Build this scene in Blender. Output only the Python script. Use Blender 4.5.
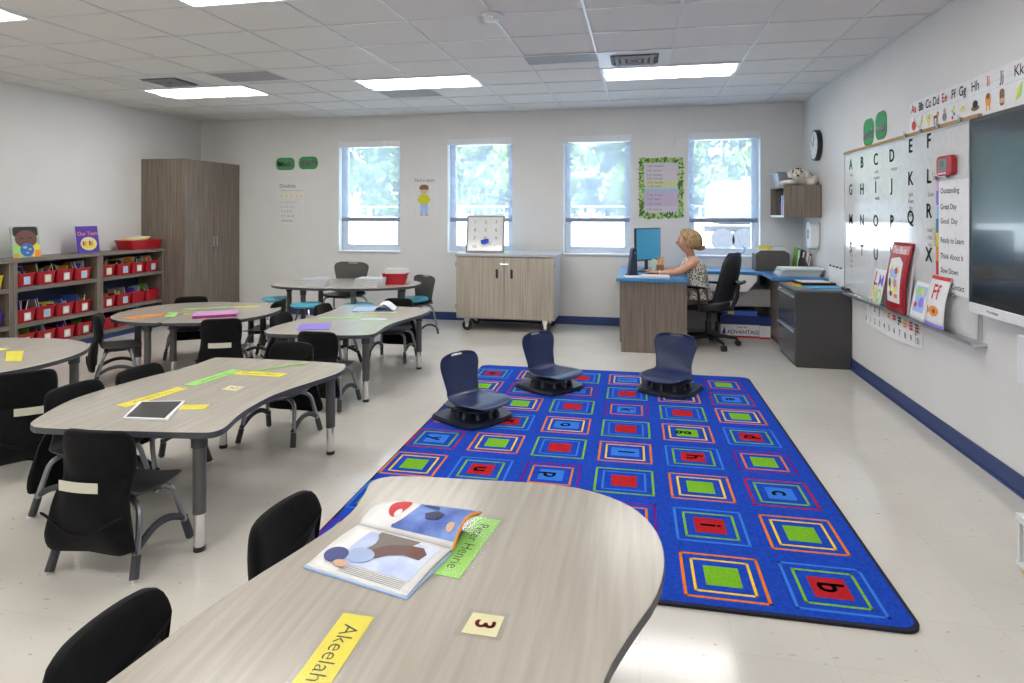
import bpy, bmesh, math, random
from mathutils import Vector, Matrix, Euler
R = math.radians
PI = math.pi
random.seed(7)
S = bpy.context.scene
for o in list(bpy.data.objects):
    bpy.data.objects.remove(o)

# ------------------------------------------------------------ camera
cd = bpy.data.cameras.new('camera')
cam = bpy.data.objects.new('camera', cd)
S.collection.objects.link(cam)
cam.location = (0, 0, 1.438)
cam.rotation_euler = (R(90), 0, R(11.63))
cd.sensor_width = 36.0
cd.lens = 622.0 / 1024 * 36
cd.shift_y = -129.5 / 1024
cd.clip_start = .05
cd.clip_end = 200
S.camera = cam
# ------------------------------------------------------------ view
S.view_settings.view_transform = 'Standard'
S.view_settings.look = 'None'
S.view_settings.gamma = 1
S.view_settings.exposure = 0.82
S.view_settings.use_curve_mapping = False
# ------------------------------------------------------------ sky and sun
w = bpy.data.worlds.new('sky')
S.world = w
w.use_nodes = True
bg = w.node_tree.nodes['Background']
bg.inputs[0].default_value = (.60, .79, 1.0, 1)
bg.inputs[1].default_value = 4.8
sd = bpy.data.lights.new('sun', 'SUN')
sd.energy = 12
sd.angle = R(2)
sd.color = (1, .96, .9)
sun = bpy.data.objects.new('sun', sd)
sun.rotation_euler = (R(38), 0, R(-14))
S.collection.objects.link(sun)
PANEL_POWER = 7.0          # radiance of the ceiling light diffusers

# room size
XR, XL, YB, YF, H = 1.893, -6.265, 7.96, -2.6, 2.749

# ------------------------------------------------------------ materials
MATS = {}
def pm(name, col, rough=.5, metal=0, spec=.5, noise=0, nscale=20, stretch=(1, 1, 1), col2=None, bump=0, bscale=200, emit=None, estr=0, coat=0, trans=None, sheen=0, detail=4):
    if name in MATS: return MATS[name]
    m = bpy.data.materials.new(name); m.use_nodes = True
    N, L = m.node_tree.nodes, m.node_tree.links
    b = N['Principled BSDF']
    b.inputs['Base Color'].default_value = (*col, 1)
    b.inputs['Roughness'].default_value = rough
    b.inputs['Metallic'].default_value = metal
    b.inputs['Specular IOR Level'].default_value = spec
    b.inputs['Coat Weight'].default_value = coat
    b.inputs['Sheen Weight'].default_value = sheen
    if emit:
        b.inputs['Emission Color'].default_value = (*emit, 1)
        b.inputs['Emission Strength'].default_value = estr
    tc = N.new('ShaderNodeTexCoord'); mp = N.new('ShaderNodeMapping')
    mp.inputs['Scale'].default_value = stretch
    L.new(tc.outputs['Object'], mp.inputs['Vector'])
    nz = N.new('ShaderNodeTexNoise'); nz.inputs['Scale'].default_value = nscale; nz.inputs['Detail'].default_value = detail
    L.new(mp.outputs[0], nz.inputs['Vector'])
    rp = N.new('ShaderNodeValToRGB')
    k = noise if noise else .04
    c2 = col2 if col2 else tuple(min(1, c * (1 + k)) for c in col)
    c1 = col if col2 else tuple(c * (1 - k) for c in col)
    rp.color_ramp.elements[0].position = .3; rp.color_ramp.elements[1].position = .7
    rp.color_ramp.elements[0].color = (*c1, 1); rp.color_ramp.elements[1].color = (*c2, 1)
    L.new(nz.outputs['Fac'], rp.inputs[0]); L.new(rp.outputs[0], b.inputs['Base Color'])
    if bump:
        n2 = N.new('ShaderNodeTexNoise'); n2.inputs['Scale'].default_value = bscale
        L.new(tc.outputs['Object'], n2.inputs['Vector'])
        bp = N.new('ShaderNodeBump'); bp.inputs['Strength'].default_value = bump; bp.inputs['Distance'].default_value = .002
        L.new(n2.outputs['Fac'], bp.inputs['Height']); L.new(bp.outputs[0], b.inputs['Normal'])
    MATS[name] = m
    return m

def floor_mat():
    m = pm('vinyl_floor_tile', (.64, .62, .57), .11, spec=.5)
    N, L = m.node_tree.nodes, m.node_tree.links
    b = N['Principled BSDF']
    tc = N.new('ShaderNodeTexCoord')
    br = N.new('ShaderNodeTexBrick')
    br.inputs['Scale'].default_value = 1
    br.offset = 0
    for k, v in (('Brick Width', .305), ('Row Height', .305), ('Mortar Size', .0012), ('Mortar Smooth', .1)): br.inputs[k].default_value = v
    br.inputs['Color1'].default_value = (.615, .59, .54, 1)
    br.inputs['Color2'].default_value = (.63, .605, .55, 1)
    br.inputs['Mortar'].default_value = (.55, .53, .48, 1)
    L.new(tc.outputs['Object'], br.inputs['Vector'])
    mp = N.new('ShaderNodeMapping'); mp.inputs['Scale'].default_value = (1, 2.2, 1); L.new(tc.outputs['Object'], mp.inputs[0])
    n1 = N.new('ShaderNodeTexNoise'); n1.inputs['Scale'].default_value = 22; n1.inputs['Detail'].default_value = 3; L.new(mp.outputs[0], n1.inputs['Vector'])
    r1 = N.new('ShaderNodeValToRGB'); r1.color_ramp.elements[0].position = .26; r1.color_ramp.elements[1].position = .33
    r1.color_ramp.elements[0].color = (.62, .60, .56, 1); r1.color_ramp.elements[1].color = (1, 1, 1, 1)
    L.new(n1.outputs['Fac'], r1.inputs[0])
    n3 = N.new('ShaderNodeTexNoise'); n3.inputs['Scale'].default_value = 3; n3.inputs['Detail'].default_value = 6; L.new(tc.outputs['Object'], n3.inputs['Vector'])
    r3 = N.new('ShaderNodeValToRGB'); r3.color_ramp.elements[0].color = (.90, .90, .90, 1); r3.color_ramp.elements[1].color = (1.05, 1.05, 1.04, 1)
    L.new(n3.outputs['Fac'], r3.inputs[0])
    def mul(a, c):
        x = N.new('ShaderNodeMix'); x.data_type = 'RGBA'; x.blend_type = 'MULTIPLY'; x.inputs[0].default_value = 1
        L.new(a, x.inputs[6]); L.new(c, x.inputs[7]); return x.outputs[2]
    L.new(mul(mul(br.outputs['Color'], r1.outputs[0]), r3.outputs[0]), b.inputs['Base Color'])
    n2 = N.new('ShaderNodeTexNoise'); n2.inputs['Scale'].default_value = 5; L.new(tc.outputs['Object'], n2.inputs['Vector'])
    mr = N.new('ShaderNodeMapRange'); mr.inputs[3].default_value = .09; mr.inputs[4].default_value = .17
    L.new(n2.outputs['Fac'], mr.inputs[0]); L.new(mr.outputs[0], b.inputs['Roughness'])
    return m

def screen_mat(name, col, alpha):
    m = bpy.data.materials.new(name); m.use_nodes = True
    N, L = m.node_tree.nodes, m.node_tree.links
    N.clear()
    out = N.new('ShaderNodeOutputMaterial'); mx = N.new('ShaderNodeMixShader'); tr = N.new('ShaderNodeBsdfTransparent')
    df = N.new('ShaderNodeBsdfDiffuse'); tl = N.new('ShaderNodeBsdfTranslucent'); m2 = N.new('ShaderNodeMixShader')
    df.inputs[0].default_value = (*col, 1); tl.inputs[0].default_value = (*col, 1)
    m2.inputs[0].default_value = .30
    L.new(df.outputs[0], m2.inputs[1]); L.new(tl.outputs[0], m2.inputs[2])
    mx.inputs[0].default_value = alpha
    L.new(tr.outputs[0], mx.inputs[1]); L.new(m2.outputs[0], mx.inputs[2]); L.new(mx.outputs[0], out.inputs[0])
    return m
def glass_mat(name, tint=(1, 1, 1), gl=.06, rough=.0):
    m = bpy.data.materials.new(name); m.use_nodes = True
    N, L = m.node_tree.nodes, m.node_tree.links
    N.clear()
    out = N.new('ShaderNodeOutputMaterial'); mx = N.new('ShaderNodeMixShader'); tr = N.new('ShaderNodeBsdfTransparent')
    tr.inputs[0].default_value = (*tint, 1)
    g = N.new('ShaderNodeBsdfGlossy'); g.inputs['Roughness'].default_value = rough
    mx.inputs[0].default_value = gl
    L.new(tr.outputs[0], mx.inputs[1]); L.new(g.outputs[0], mx.inputs[2]); L.new(mx.outputs[0], out.inputs[0])
    return m
def ocelot_mat():
    m = pm('spotted_blouse_fabric', (.5, .48, .44), .8)
    N, L = m.node_tree.nodes, m.node_tree.links
    b = N['Principled BSDF']; tc = N.new('ShaderNodeTexCoord')
    v = N.new('ShaderNodeTexVoronoi'); v.inputs['Scale'].default_value = 55; L.new(tc.outputs['Object'], v.inputs['Vector'])
    r = N.new('ShaderNodeValToRGB'); r.color_ramp.interpolation = 'CONSTANT'
    r.color_ramp.elements[0].color = (.03, .03, .03, 1); r.color_ramp.elements[1].position = .42; r.color_ramp.elements[1].color = (.62, .58, .52, 1)
    L.new(v.outputs['Distance'], r.inputs[0]); L.new(r.outputs[0], b.inputs['Base Color'])
    return m
def leafy_mat():
    m = pm('leaf_print_border', (.2, .35, .08), .7)
    N, L = m.node_tree.nodes, m.node_tree.links
    b = N['Principled BSDF']; tc = N.new('ShaderNodeTexCoord')
    v = N.new('ShaderNodeTexVoronoi'); v.inputs['Scale'].default_value = 45; L.new(tc.outputs['Object'], v.inputs['Vector'])
    r = N.new('ShaderNodeValToRGB')
    r.color_ramp.elements[0].color = (.05, .14, .02, 1); r.color_ramp.elements[1].color = (.55, .68, .35, 1)
    e = r.color_ramp.elements.new(.5); e.color = (.2, .42, .06, 1)
    L.new(v.outputs['Color'], r.inputs[0]); L.new(r.outputs[0], b.inputs['Base Color'])
    return m

WALL = pm('wall_paint', (.70, .695, .68), .55, spec=.35, noise=.02, nscale=3, bump=.25, bscale=90)
CEIL = pm('ceiling_tile', (.74, .72, .69), .9, noise=.05, nscale=120, bump=.35, bscale=260)
GRID = pm('ceiling_grid_paint', (.66, .67, .68), .35, spec=.5)
FLOOR = floor_mat()
BLUEBASE = pm('blue_vinyl_base', (.022, .045, .16), .45)
LAM = pm('light_wood_laminate', (.365, .335, .29), .22, spec=.5, nscale=5, stretch=(11, .5, 1), col2=(.44, .408, .355), detail=6)
EDGE = pm('dark_grey_edge_band', (.058, .062, .075), .4)
WOODV = pm('grey_brown_wood_laminate', (.125, .100, .078), .45, nscale=4, stretch=(14, 14, .5), col2=(.235, .195, .155), detail=6)
WOODH = pm('grey_brown_wood_laminate_long_grain', (.14, .118, .096), .45, nscale=4, stretch=(14, .5, 14), col2=(.22, .188, .155), detail=6)
PALE = pm('pale_striped_wood_laminate', (.30, .265, .215), .45, nscale=4, stretch=(16, 16, .4), col2=(.47, .42, .35), detail=5)
PANELBACK = pm('dark_blue_back_board', (.03, .045, .10), .6)
LEGG = pm('grey_powder_coat', (.10, .098, .098), .4, metal=.3)
CHROME = pm('chrome', (.75, .75, .76), .13, metal=1)
SILVER = pm('silver_painted_tube', (.30, .31, .33), .28, metal=.7)
BOOT = pm('dark_grey_rubber', (.045, .047, .055), .6)
SHELL = pm('charcoal_plastic', (.042, .044, .052), .42, noise=.05)
SHELLG = pm('warm_grey_plastic', (.085, .078, .078), .42)
NAVY = pm('navy_plastic', (.018, .032, .10), .30, noise=.06)
NAVYD = pm('dark_navy_plastic', (.010, .015, .035), .35)
CLOTH = pm('black_cloth', (.004, .004, .005), .95, noise=.3, nscale=30, bump=.5, bscale=300, spec=.2, sheen=.05)
LABEL = pm('cream_label_card', (.62, .60, .50), .5)
WHITEP = pm('white_paper', (.80, .80, .80), .6)
PAPERB = pm('off_white_paper', (.70, .70, .70), .6)
WHITE = pm('white_paint', (.75, .76, .78), .4)
ALU = pm('window_aluminium', (.62, .67, .74), .35, metal=.2)
BLACK = pm('black_plastic', (.012, .012, .014), .4)
BLACKG = pm('black_gloss', (.006, .008, .012), .12, spec=.6)
INK = pm('black_ink', (.02, .02, .02), .7)
INKG = pm('grey_ink', (.22, .22, .23), .7)
REDP = pm('red_plastic', (.42, .010, .022), .35, noise=.06)
GREENC = pm('green_card', (.035, .30, .09), .6)
GLASSW = glass_mat('window_glass', (.93, .97, 1), .06)
CLEAR = glass_mat('clear_tape', (1, 1, 1), .05, .15)
SHADE = screen_mat('roller_screen_fabric', (.52, .58, .66), .42)
def flat(name, col, rough=.55, **k): return pm(name, col, rough, **k)
YEL = flat('yellow_card', (.82, .72, .06)); GRN = flat('lime_card', (.36, .72, .16)); DGRN = flat('green_strip', (.16, .42, .03))
ORG = flat('orange_card', (.85, .32, .05)); PNK = flat('pink_paper', (.62, .32, .58)); PUR = flat('purple_paper', (.28, .20, .72))
CRM = flat('cream_card', (.78, .74, .45)); REDI = flat('red_ink', (.62, .03, .03)); BLUI = flat('blue_print', (.05, .14, .55))
LBL = flat('light_blue_print', (.35, .52, .85)); BRN = flat('brown_print', (.22, .09, .03)); SKINP = flat('brown_skin_print', (.17, .065, .04))
TANP = flat('tan_print', (.62, .40, .26)); LILAC = flat('lilac_print', (.55, .45, .62)); PURD = flat('violet_print', (.10, .04, .38))
WHB = pm('whiteboard_enamel', (.70, .71, .70), .10, spec=.55)
SILV = pm('brushed_aluminium', (.55, .57, .60), .35, metal=.8)

# ------------------------------------------------------------ geometry kit
def catmull(P, n=6, closed=False):
    P = [Vector(p) for p in P]; out = []; m = len(P)
    rng = range(m) if closed else range(m - 1)
    for i in rng:
        if closed: a, b, c, d = P[i - 1], P[i], P[(i + 1) % m], P[(i + 2) % m]
        else: a, b, c, d = P[max(i - 1, 0)], P[i], P[i + 1], P[min(i + 2, m - 1)]
        for k in range(n):
            t = k / n
            out.append(.5 * ((2 * b) + (c - a) * t + (2 * a - 5 * b + 4 * c - d) * t * t + (3 * b - a - 3 * c + d) * t ** 3))
    if not closed: out.append(P[-1])
    return out
def rrect(w, h, r, n=4, cx=0, cy=0):
    out = []
    for qx, qy, a0 in ((1, 1, 0), (-1, 1, 90), (-1, -1, 180), (1, -1, 270)):
        for k in range(n + 1):
            a = R(a0 + 90 * k / n)
            out.append((cx + qx * (w / 2 - r) + r * math.cos(a), cy + qy * (h / 2 - r) + r * math.sin(a)))
    return out
_tc = {}
def text_geo(s, align='CENTER', lead=1.0, off=.012):
    key = (s, align, lead, off)
    if key in _tc: return _tc[key]
    c = bpy.data.curves.new('t', 'FONT'); c.body = s; c.align_x = align; c.align_y = 'CENTER'; c.size = 1; c.space_line = lead
    c.resolution_u = 3; c.offset = off
    o = bpy.data.objects.new('t', c); S.collection.objects.link(o)
    bpy.context.view_layer.update()
    me = o.evaluated_get(bpy.context.evaluated_depsgraph_get()).to_mesh()
    r = ([(v.co.x, v.co.y) for v in me.vertices], [tuple(p.vertices) for p in me.polygons])
    bpy.data.objects.remove(o); bpy.data.curves.remove(c)
    _tc[key] = r
    return r

class M:
    def __init__(s): s.v = []; s.f = []; s.m = []
    def add(s, vs, fs, mat=0):
        b = len(s.v); s.v += [tuple(v) for v in vs]
        for f in fs: s.f.append(tuple(i + b for i in f)); s.m.append(mat)
        return s
    def box(s, x0, x1, y0, y1, z0, z1, mat=0, T=None):
        vs = [(x, y, z) for x in (x0, x1) for y in (y0, y1) for z in (z0, z1)]
        if T: vs = [T @ Vector(v) for v in vs]
        return s.add(vs, [(0, 1, 3, 2), (4, 6, 7, 5), (0, 4, 5, 1), (2, 3, 7, 6), (0, 2, 6, 4), (1, 5, 7, 3)], mat)
    def prism(s, poly, z0, z1, mat=0, side=None, axis='z', T=None):
        n = len(poly)
        def mk(p, z):
            if axis == 'z': return Vector((p[0], p[1], z))
            if axis == 'y': return Vector((p[0], z, p[1]))
            return Vector((z, p[0], p[1]))
        vs = [mk(p, z0) for p in poly] + [mk(p, z1) for p in poly]
        if T: vs = [T @ v for v in vs]
        b = len(s.v); s.v += [tuple(v) for v in vs]
        s.f.append(tuple(b + i for i in range(n))[::-1]); s.m.append(mat)
        s.f.append(tuple(b + n + i for i in range(n))); s.m.append(mat)
        for i in range(n):
            j = (i + 1) % n
            s.f.append((b + i, b + j, b + n + j, b + n + i)); s.m.append(mat if side is None else side)
        return s
    def flatxz(s, poly, y, mat=0):          # thin sheet in the wall plane, facing -y
        return s.prism(poly, y, y + .0004, mat, axis='y')
    def tube(s, path, r, n=8, mat=0, cap=True, sq=1):
        P = [Vector(p) for p in path]; m = len(P); rings = []
        rr = r if isinstance(r, (list, tuple)) else [r] * m
        up = Vector((0, 0, 1)); prev = None
        for i, p in enumerate(P):
            d = (P[min(i + 1, m - 1)] - P[max(i - 1, 0)]).normalized()
            if prev is None:
                a = up if abs(d.z) < .9 else Vector((1, 0, 0)); x = d.cross(a).normalized()
            else: x = (prev - d * prev.dot(d)).normalized()
            prev = x; y = d.cross(x)
            rings.append([p + (x * math.cos(2 * PI * k / n) + y * sq * math.sin(2 * PI * k / n)) * rr[i] for k in range(n)])
        b = len(s.v)
        for rg in rings: s.v += [tuple(v) for v in rg]
        for i in range(m - 1):
            for k in range(n):
                l = (k + 1) % n
                s.f.append((b + i * n + k, b + i * n + l, b + (i + 1) * n + l, b + (i + 1) * n + k)); s.m.append(mat)
        if cap:
            s.f.append(tuple(b + k for k in range(n))[::-1]); s.m.append(mat)
            s.f.append(tuple(b + (m - 1) * n + k for k in range(n))); s.m.append(mat)
        return s
    def cyl(s, p0, p1, r0, r1=None, n=16, mat=0): return s.tube([p0, p1], [r0, r0 if r1 is None else r1], n, mat)
    def lathe(s, prof, n=20, mat=0, c=(0, 0, 0)):
        return s.loft([[(c[0] + max(r, .0004) * math.cos(2 * PI * k / n), c[1] + max(r, .0004) * math.sin(2 * PI * k / n), c[2] + z) for k in range(n)] for r, z in prof], mat)
    def ball(s, c, r, n=10, mat=0, sc=(1, 1, 1)):
        vs = []; fs = []
        for i in range(n + 1):
            th = PI * i / n
            for k in range(n * 2):
                a = PI * k / n
                vs.append((c[0] + r * sc[0] * math.sin(th) * math.cos(a), c[1] + r * sc[1] * math.sin(th) * math.sin(a), c[2] + r * sc[2] * math.cos(th)))
        w_ = n * 2
        for i in range(n):
            for k in range(w_): fs.append((i * w_ + k, (i + 1) * w_ + k, (i + 1) * w_ + (k + 1) % w_, i * w_ + (k + 1) % w_))
        return s.add(vs, fs, mat)
    def loft(s, rings, mat=0, cap=True):
        n = len(rings[0]); b = len(s.v)
        for rg in rings: s.v += [tuple(v) for v in rg]
        for i in range(len(rings) - 1):
            for k in range(n):
                l = (k + 1) % n
                s.f.append((b + i * n + k, b + i * n + l, b + (i + 1) * n + l, b + (i + 1) * n + k)); s.m.append(mat)
        if cap:
            s.f.append(tuple(b + k for k in range(n))[::-1]); s.m.append(mat)
            s.f.append(tuple(b + (len(rings) - 1) * n + k for k in range(n))); s.m.append(mat)
        return s
    def grid(s, fn, nu, nv, mat=0, skip=None):
        b = len(s.v)
        for j in range(nv + 1):
            for i in range(nu + 1): s.v.append(tuple(fn(i / nu, j / nv)))
        for j in range(nv):
            for i in range(nu):
                if skip and skip((i + .5) / nu, (j + .5) / nv): continue
                a = b + j * (nu + 1) + i
                s.f.append((a, a + 1, a + nu + 2, a + nu + 1)); s.m.append(mat)
        return s
    def text(s, st, size, o, mat=0, xd=(1, 0, 0), yd=(0, 0, 1), align='CENTER', lead=1.0, sx=1.0, off=.012):
        vs, fs = text_geo(st, align, lead, off)
        xd = Vector(xd); yd = Vector(yd); o = Vector(o)
        return s.add([o + xd * (x * size * sx) + yd * (y * size) for x, y in vs], fs, mat)
    def obj(s, name, mats, parent=None, loc=(0, 0, 0), rot=(0, 0, 0), smooth=False, bevel=0, bseg=2, solid=0, sub=0, fix=True):
        me = bpy.data.meshes.new(name)
        me.from_pydata(s.v, [], s.f)
        mats = mats if isinstance(mats, (list, tuple)) else [mats]
        for m_ in mats: me.materials.append(m_)
        for p, mi in zip(me.polygons, s.m): p.material_index = mi
        if fix:
            bm = bmesh.new(); bm.from_mesh(me); bmesh.ops.recalc_face_normals(bm, faces=bm.faces); bm.to_mesh(me); bm.free()
        o = bpy.data.objects.new(name, me); S.collection.objects.link(o)
        o.location = loc; o.rotation_euler = rot
        if parent: o.parent = parent
        if smooth:
            me.shade_smooth()
            if smooth != 2: me.set_sharp_from_angle(angle=R(38))
        if solid:
            k = o.modifiers.new('thickness', 'SOLIDIFY'); k.thickness = solid; k.offset = 0
        if bevel:
            k = o.modifiers.new('bevel', 'BEVEL'); k.width = bevel; k.segments = bseg; k.limit_method = 'ANGLE'; k.angle_limit = R(40); k.harden_normals = False
        if sub:
            k = o.modifiers.new('subdivision', 'SUBSURF'); k.levels = sub; k.render_levels = sub
        return o
def circ(r, n=16, cx=0, cy=0, sy=1): return [(cx + r * math.cos(2 * PI * k / n), cy + r * sy * math.sin(2 * PI * k / n)) for k in range(n)]
def tag(o, label, cat, group=None, kind=None):
    o['label'] = label; o['category'] = cat
    if group: o['group'] = group
    if kind: o['kind'] = kind
    return o
def thing(name, label, cat, loc=(0, 0, 0), rz=0, group=None):
    o = bpy.data.objects.new(name, None); S.collection.objects.link(o)
    o.empty_display_size = .1
    o.location = loc; o.rotation_euler = (0, 0, rz)
    return tag(o, label, cat, group)
def struct(o): o['kind'] = 'structure'; return o
def dup(o, loc=None, rz=None, label=None, parent=None):
    c = o.copy(); S.collection.objects.link(c)
    if parent: c.parent = parent
    for ch in list(o.children): dup(ch, parent=c)
    if loc is not None: c.location = loc
    if rz is not None: c.rotation_euler = (0, 0, rz)
    if label: c['label'] = label
    return c

# ============================================================ ROOM
m = M().box(XL - .2, XR + .2, YF - .2, YB + .25, -.12, 0); struct(m.obj('floor', FLOOR))
m = M().box(XL - .2, XR + .2, YF - .2, YB + .25, H + .003, H + .25); struct(m.obj('ceiling', CEIL))
m = M().box(XL - .2, XL, YF - .2, YB + .25, 0, H + .003); struct(m.obj('wall_left', WALL))
m = M().box(XR, XR + .2, YF - .2, YB + .25, 0, H + .003); struct(m.obj('wall_right', WALL))
m = M().box(XL, XR, YF - .2, YF, 0, H + .003); struct(m.obj('wall_front', WALL))
WZ0, WZ1 = .905, 2.415
WINS = [(-4.09, -3.19), (-2.515, -1.628), (-.963, -.11), (.58, 1.422)]
m = M()
xs = [XL] + [v for a in WINS for v in a] + [XR]
for i in range(0, len(xs), 2): m.box(xs[i], xs[i + 1], YB, YB + .25, 0, H + .003)
for a, b in WINS:
    m.box(a, b, YB, YB + .25, 0, WZ0); m.box(a, b, YB, YB + .25, WZ1, H + .003)
struct(m.obj('wall_back', WALL))
# ceiling suspension grid
m = M()
gx = [-.352 + .61 * k for k in range(-10, 4)]
gy = [5.70 + .555 * k for k in range(-14, 2)] + [6.82, 7.39]
for x in gx:
    if XL < x < XR: m.box(x - .009, x + .009, YF, YB, H - .004, H + .004)
for y in gy:
    if YF < y < YB: m.box(XL, XR, y - .007, y + .007, H - .003, H + .004)
for a in ((XL, XL + .02, YF, YB), (XR - .02, XR, YF, YB), (XL, XR, YB - .02, YB)): m.box(*a, H - .004, H + .004)
struct(m.obj('trim_1', GRID))
# blue vinyl base
struct(M().box(XL, -.24, YB - .008, YB, 0, .105).box(.9, XR, YB - .008, YB, 0, .105).obj('baseboard_back', BLUEBASE))
struct(M().box(XR - .008, XR, YF, YB, 0, .105).box(XR - .016, XR - .008, YF, YB, 0, .012).obj('baseboard_right', BLUEBASE))
struct(M().box(XL, XL + .008, YF, YB, 0, .105).obj('baseboard_left', BLUEBASE))

# windows
FY = YB + .11
for i, (a, b) in enumerate(WINS):
    fw = .05
    m = M()
    y0, y1 = FY, FY + .06
    def ring(x0, x1, z0, z1, t, ya, yb):
        m.box(x0, x0 + t, ya, yb, z0, z1); m.box(x1 - t, x1, ya, yb, z0, z1)
        m.box(x0 + t, x1 - t, ya, yb, z0, z0 + t); m.box(x0 + t, x1 - t, ya, yb, z1 - t, z1)
    ring(a, b, WZ0, WZ1, .045, y0, y1)
    ring(a + .045, b - .045, WZ0 + .045, WZ1 - .045, .04, y0 + .008, y1 - .008)
    wo = struct(m.obj('window_%d' % (i + 1), ALU, bevel=.002))
    gl = M().box(a + .08, b - .08, y0 + .026, y0 + .032, WZ0 + .08, WZ1 - .08).obj('pane', GLASSW, wo)
    side = -1 if i < 2 else 1
    hx = a + .16 if i < 2 else b - .16
    hm = M().prism(rrect(.10, .022, .01, cx=hx, cy=WZ0 + .062), y0 - .02, y0 + .002, axis='y')
    hm.cyl((hx, y0 - .012, WZ0 + .062), (hx + .055 * -side, y0 - .035, WZ0 + .05), .009, .006, 8)
    hm.obj('crank_handle', ALU, wo, smooth=True)
    M().box(a, b, YB - .022, YB + .11, WZ0 - .018, WZ0 + .002).obj('window_sill', WHITE, wo, bevel=.003)
    # roller shade : top-level thing with housing, screen, bottom bar
    zb = 1.325
    side_lab = ['leftmost window, left of the boy poster', 'window behind the rolling cabinet', 'window left of the leaf-bordered chart', 'rightmost window, behind the seated woman'][i]
    t = thing('roller_shade', 'grey mesh roller shade in the ' + side_lab, 'window shade', ((a + b) / 2, YB + .05, WZ1), 0, 'roller shades')
    hw = (b - a) / 2
    M().box(-hw, hw, -.055, .045, -.085, 0).obj('housing', WHITE, t, bevel=.004)
    M().box(-hw + .02, hw - .02, .0, .0012, zb - WZ1, -.085).obj('screen', SHADE, t)
    M().prism(rrect(.012, .052, .005, cx=.0006, cy=zb - WZ1 + .01), -hw + .02, hw - .02, axis='x').obj('bottom_bar', pm('shade_bar_grey', (.24, .27, .34), .5), t, smooth=True)

# ceiling lights
DIFF = pm('light_diffuser', (.9, .9, .9), .6, emit=(1, .975, .945), estr=PANEL_POWER)
DIFC = pm('light_diffuser_core', (.9, .9, .9), .6, emit=(1, .97, .94), estr=PANEL_POWER * 1.2)
first = None
names = {(-5.232, 0): 'left of the back row, near the tall wooden cabinet', (-2.792, 0): 'middle of the back row', (-.352, 0): 'right of the back row, in front of the square air vent',
         (-5.232, 1): 'second row, at the left edge of the picture', (-2.792, 1): 'second row, at the top edge of the picture'}
for ri, yy in enumerate((5.70, 2.925, .15, -2.5)):
    for xx in (-5.232, -2.792, -.352):
        lab = 'lit rectangular ceiling light, ' + names.get((xx, ri), 'row %s, %s column' % (['', 'above the near table', 'above the photographer', 'behind the photographer'][ri], {-5.232: 'left', -2.792: 'middle', -.352: 'right'}[xx]))
        if first is None:
            t = thing('ceiling_light', lab, 'ceiling light', (xx, yy, H), 0, 'ceiling light panels')
            m = M()
            W_, D_ = 1.22, .555
            for bx in ((0, .03, 0, D_), (W_ - .03, W_, 0, D_), (.03, W_ - .03, 0, .03), (.03, W_ - .03, D_ - .03, D_)): m.box(*bx, -.012, -.001)
            m.obj('frame', WHITE, t)
            M().box(.03, W_ - .03, .03, D_ - .03, -.008, -.003).obj('diffuser', DIFF, t)
            M().grid(lambda u, v: (.03 + u * (W_ - .06), .2 + v * .2, -.009 - .012 * math.sin(PI * v)), 1, 8).obj('center_basket', DIFC, t, smooth=2)
            first = t
        else: dup(first, (xx, yy, H), 0, lab)

# air supply vents
def vent(x, y, label):
    t = thing('air_vent', label, 'vent', (x, y, H), 0, 'ceiling air vents')
    m = M(); s_ = .30
    m.box(-s_, s_, -.28, .28, -.006, 0)
    m.obj('plate', WHITE, t)
    m = M()
    m.box(-.2, .2, -.17, .17, -.0085, -.0065)
    m.obj('opening', flat('vent_dark', (.03, .03, .03)), t)
    m = M()
    for r_ in (.05, .10, .15):
        for a in range(4):
            T = Matrix.Rotation(a * PI / 2, 4, 'Z')
            m.box(-r_ * 1.2, r_ * 1.2, r_ - .02, r_ + .008, -.022, -.012, T=T)
    m.obj('louvre', flat('vent_grey', (.30, .30, .30)), t)
vent(-.047, 5.42, 'square louvred air vent beside the right-hand light of the back row')
vent(-4.62, 5.42, 'square louvred air vent beside the left-hand light near the tall cabinet')
def grille(x, y, w_, d_, label):
    t = thing('return_grille', label, 'vent', (x, y, H), 0, 'ceiling return grilles')
    M().box(0, w_, 0, d_, -.006, 0).obj('perforated_face', pm('grille_grey', (.33, .33, .34), .6, noise=.3, nscale=260), t)
    M().box(0, w_, -.012, 0, -.009, 0).box(0, w_, d_, d_ + .012, -.009, 0).obj('rim', GRID, t)
grille(-.962, 5.14, .61, .28, 'flat grey return grille left of the right-hand back light')
grille(-4.01, 5.17, .61, .38, 'flat grey return grille right of the left-hand back light')
grille(-2.79, 6.28, .61, .40, 'flat grey return grille behind the middle light of the back row')
# smoke detector
t = thing('smoke_detector', 'round white smoke detector with a small red lamp on the ceiling', 'smoke detector', (-.97, 4.02, H))
M().lathe([(.075, 0), (.075, -.012), (.068, -.016), (.06, -.035), (.045, -.042), (.0, -.043)], 28).obj('housing', WHITE, t, smooth=True)
M().ball((.03, -.045, -.036), .006, 5).obj('indicator', flat('red_lamp', (.7, .05, .03)), t)
M().lathe([(.062, -.018), (.063, -.026)], 28).obj('sensor_ring', flat('vent_grey', (.3, .3, .3)), t)

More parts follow.
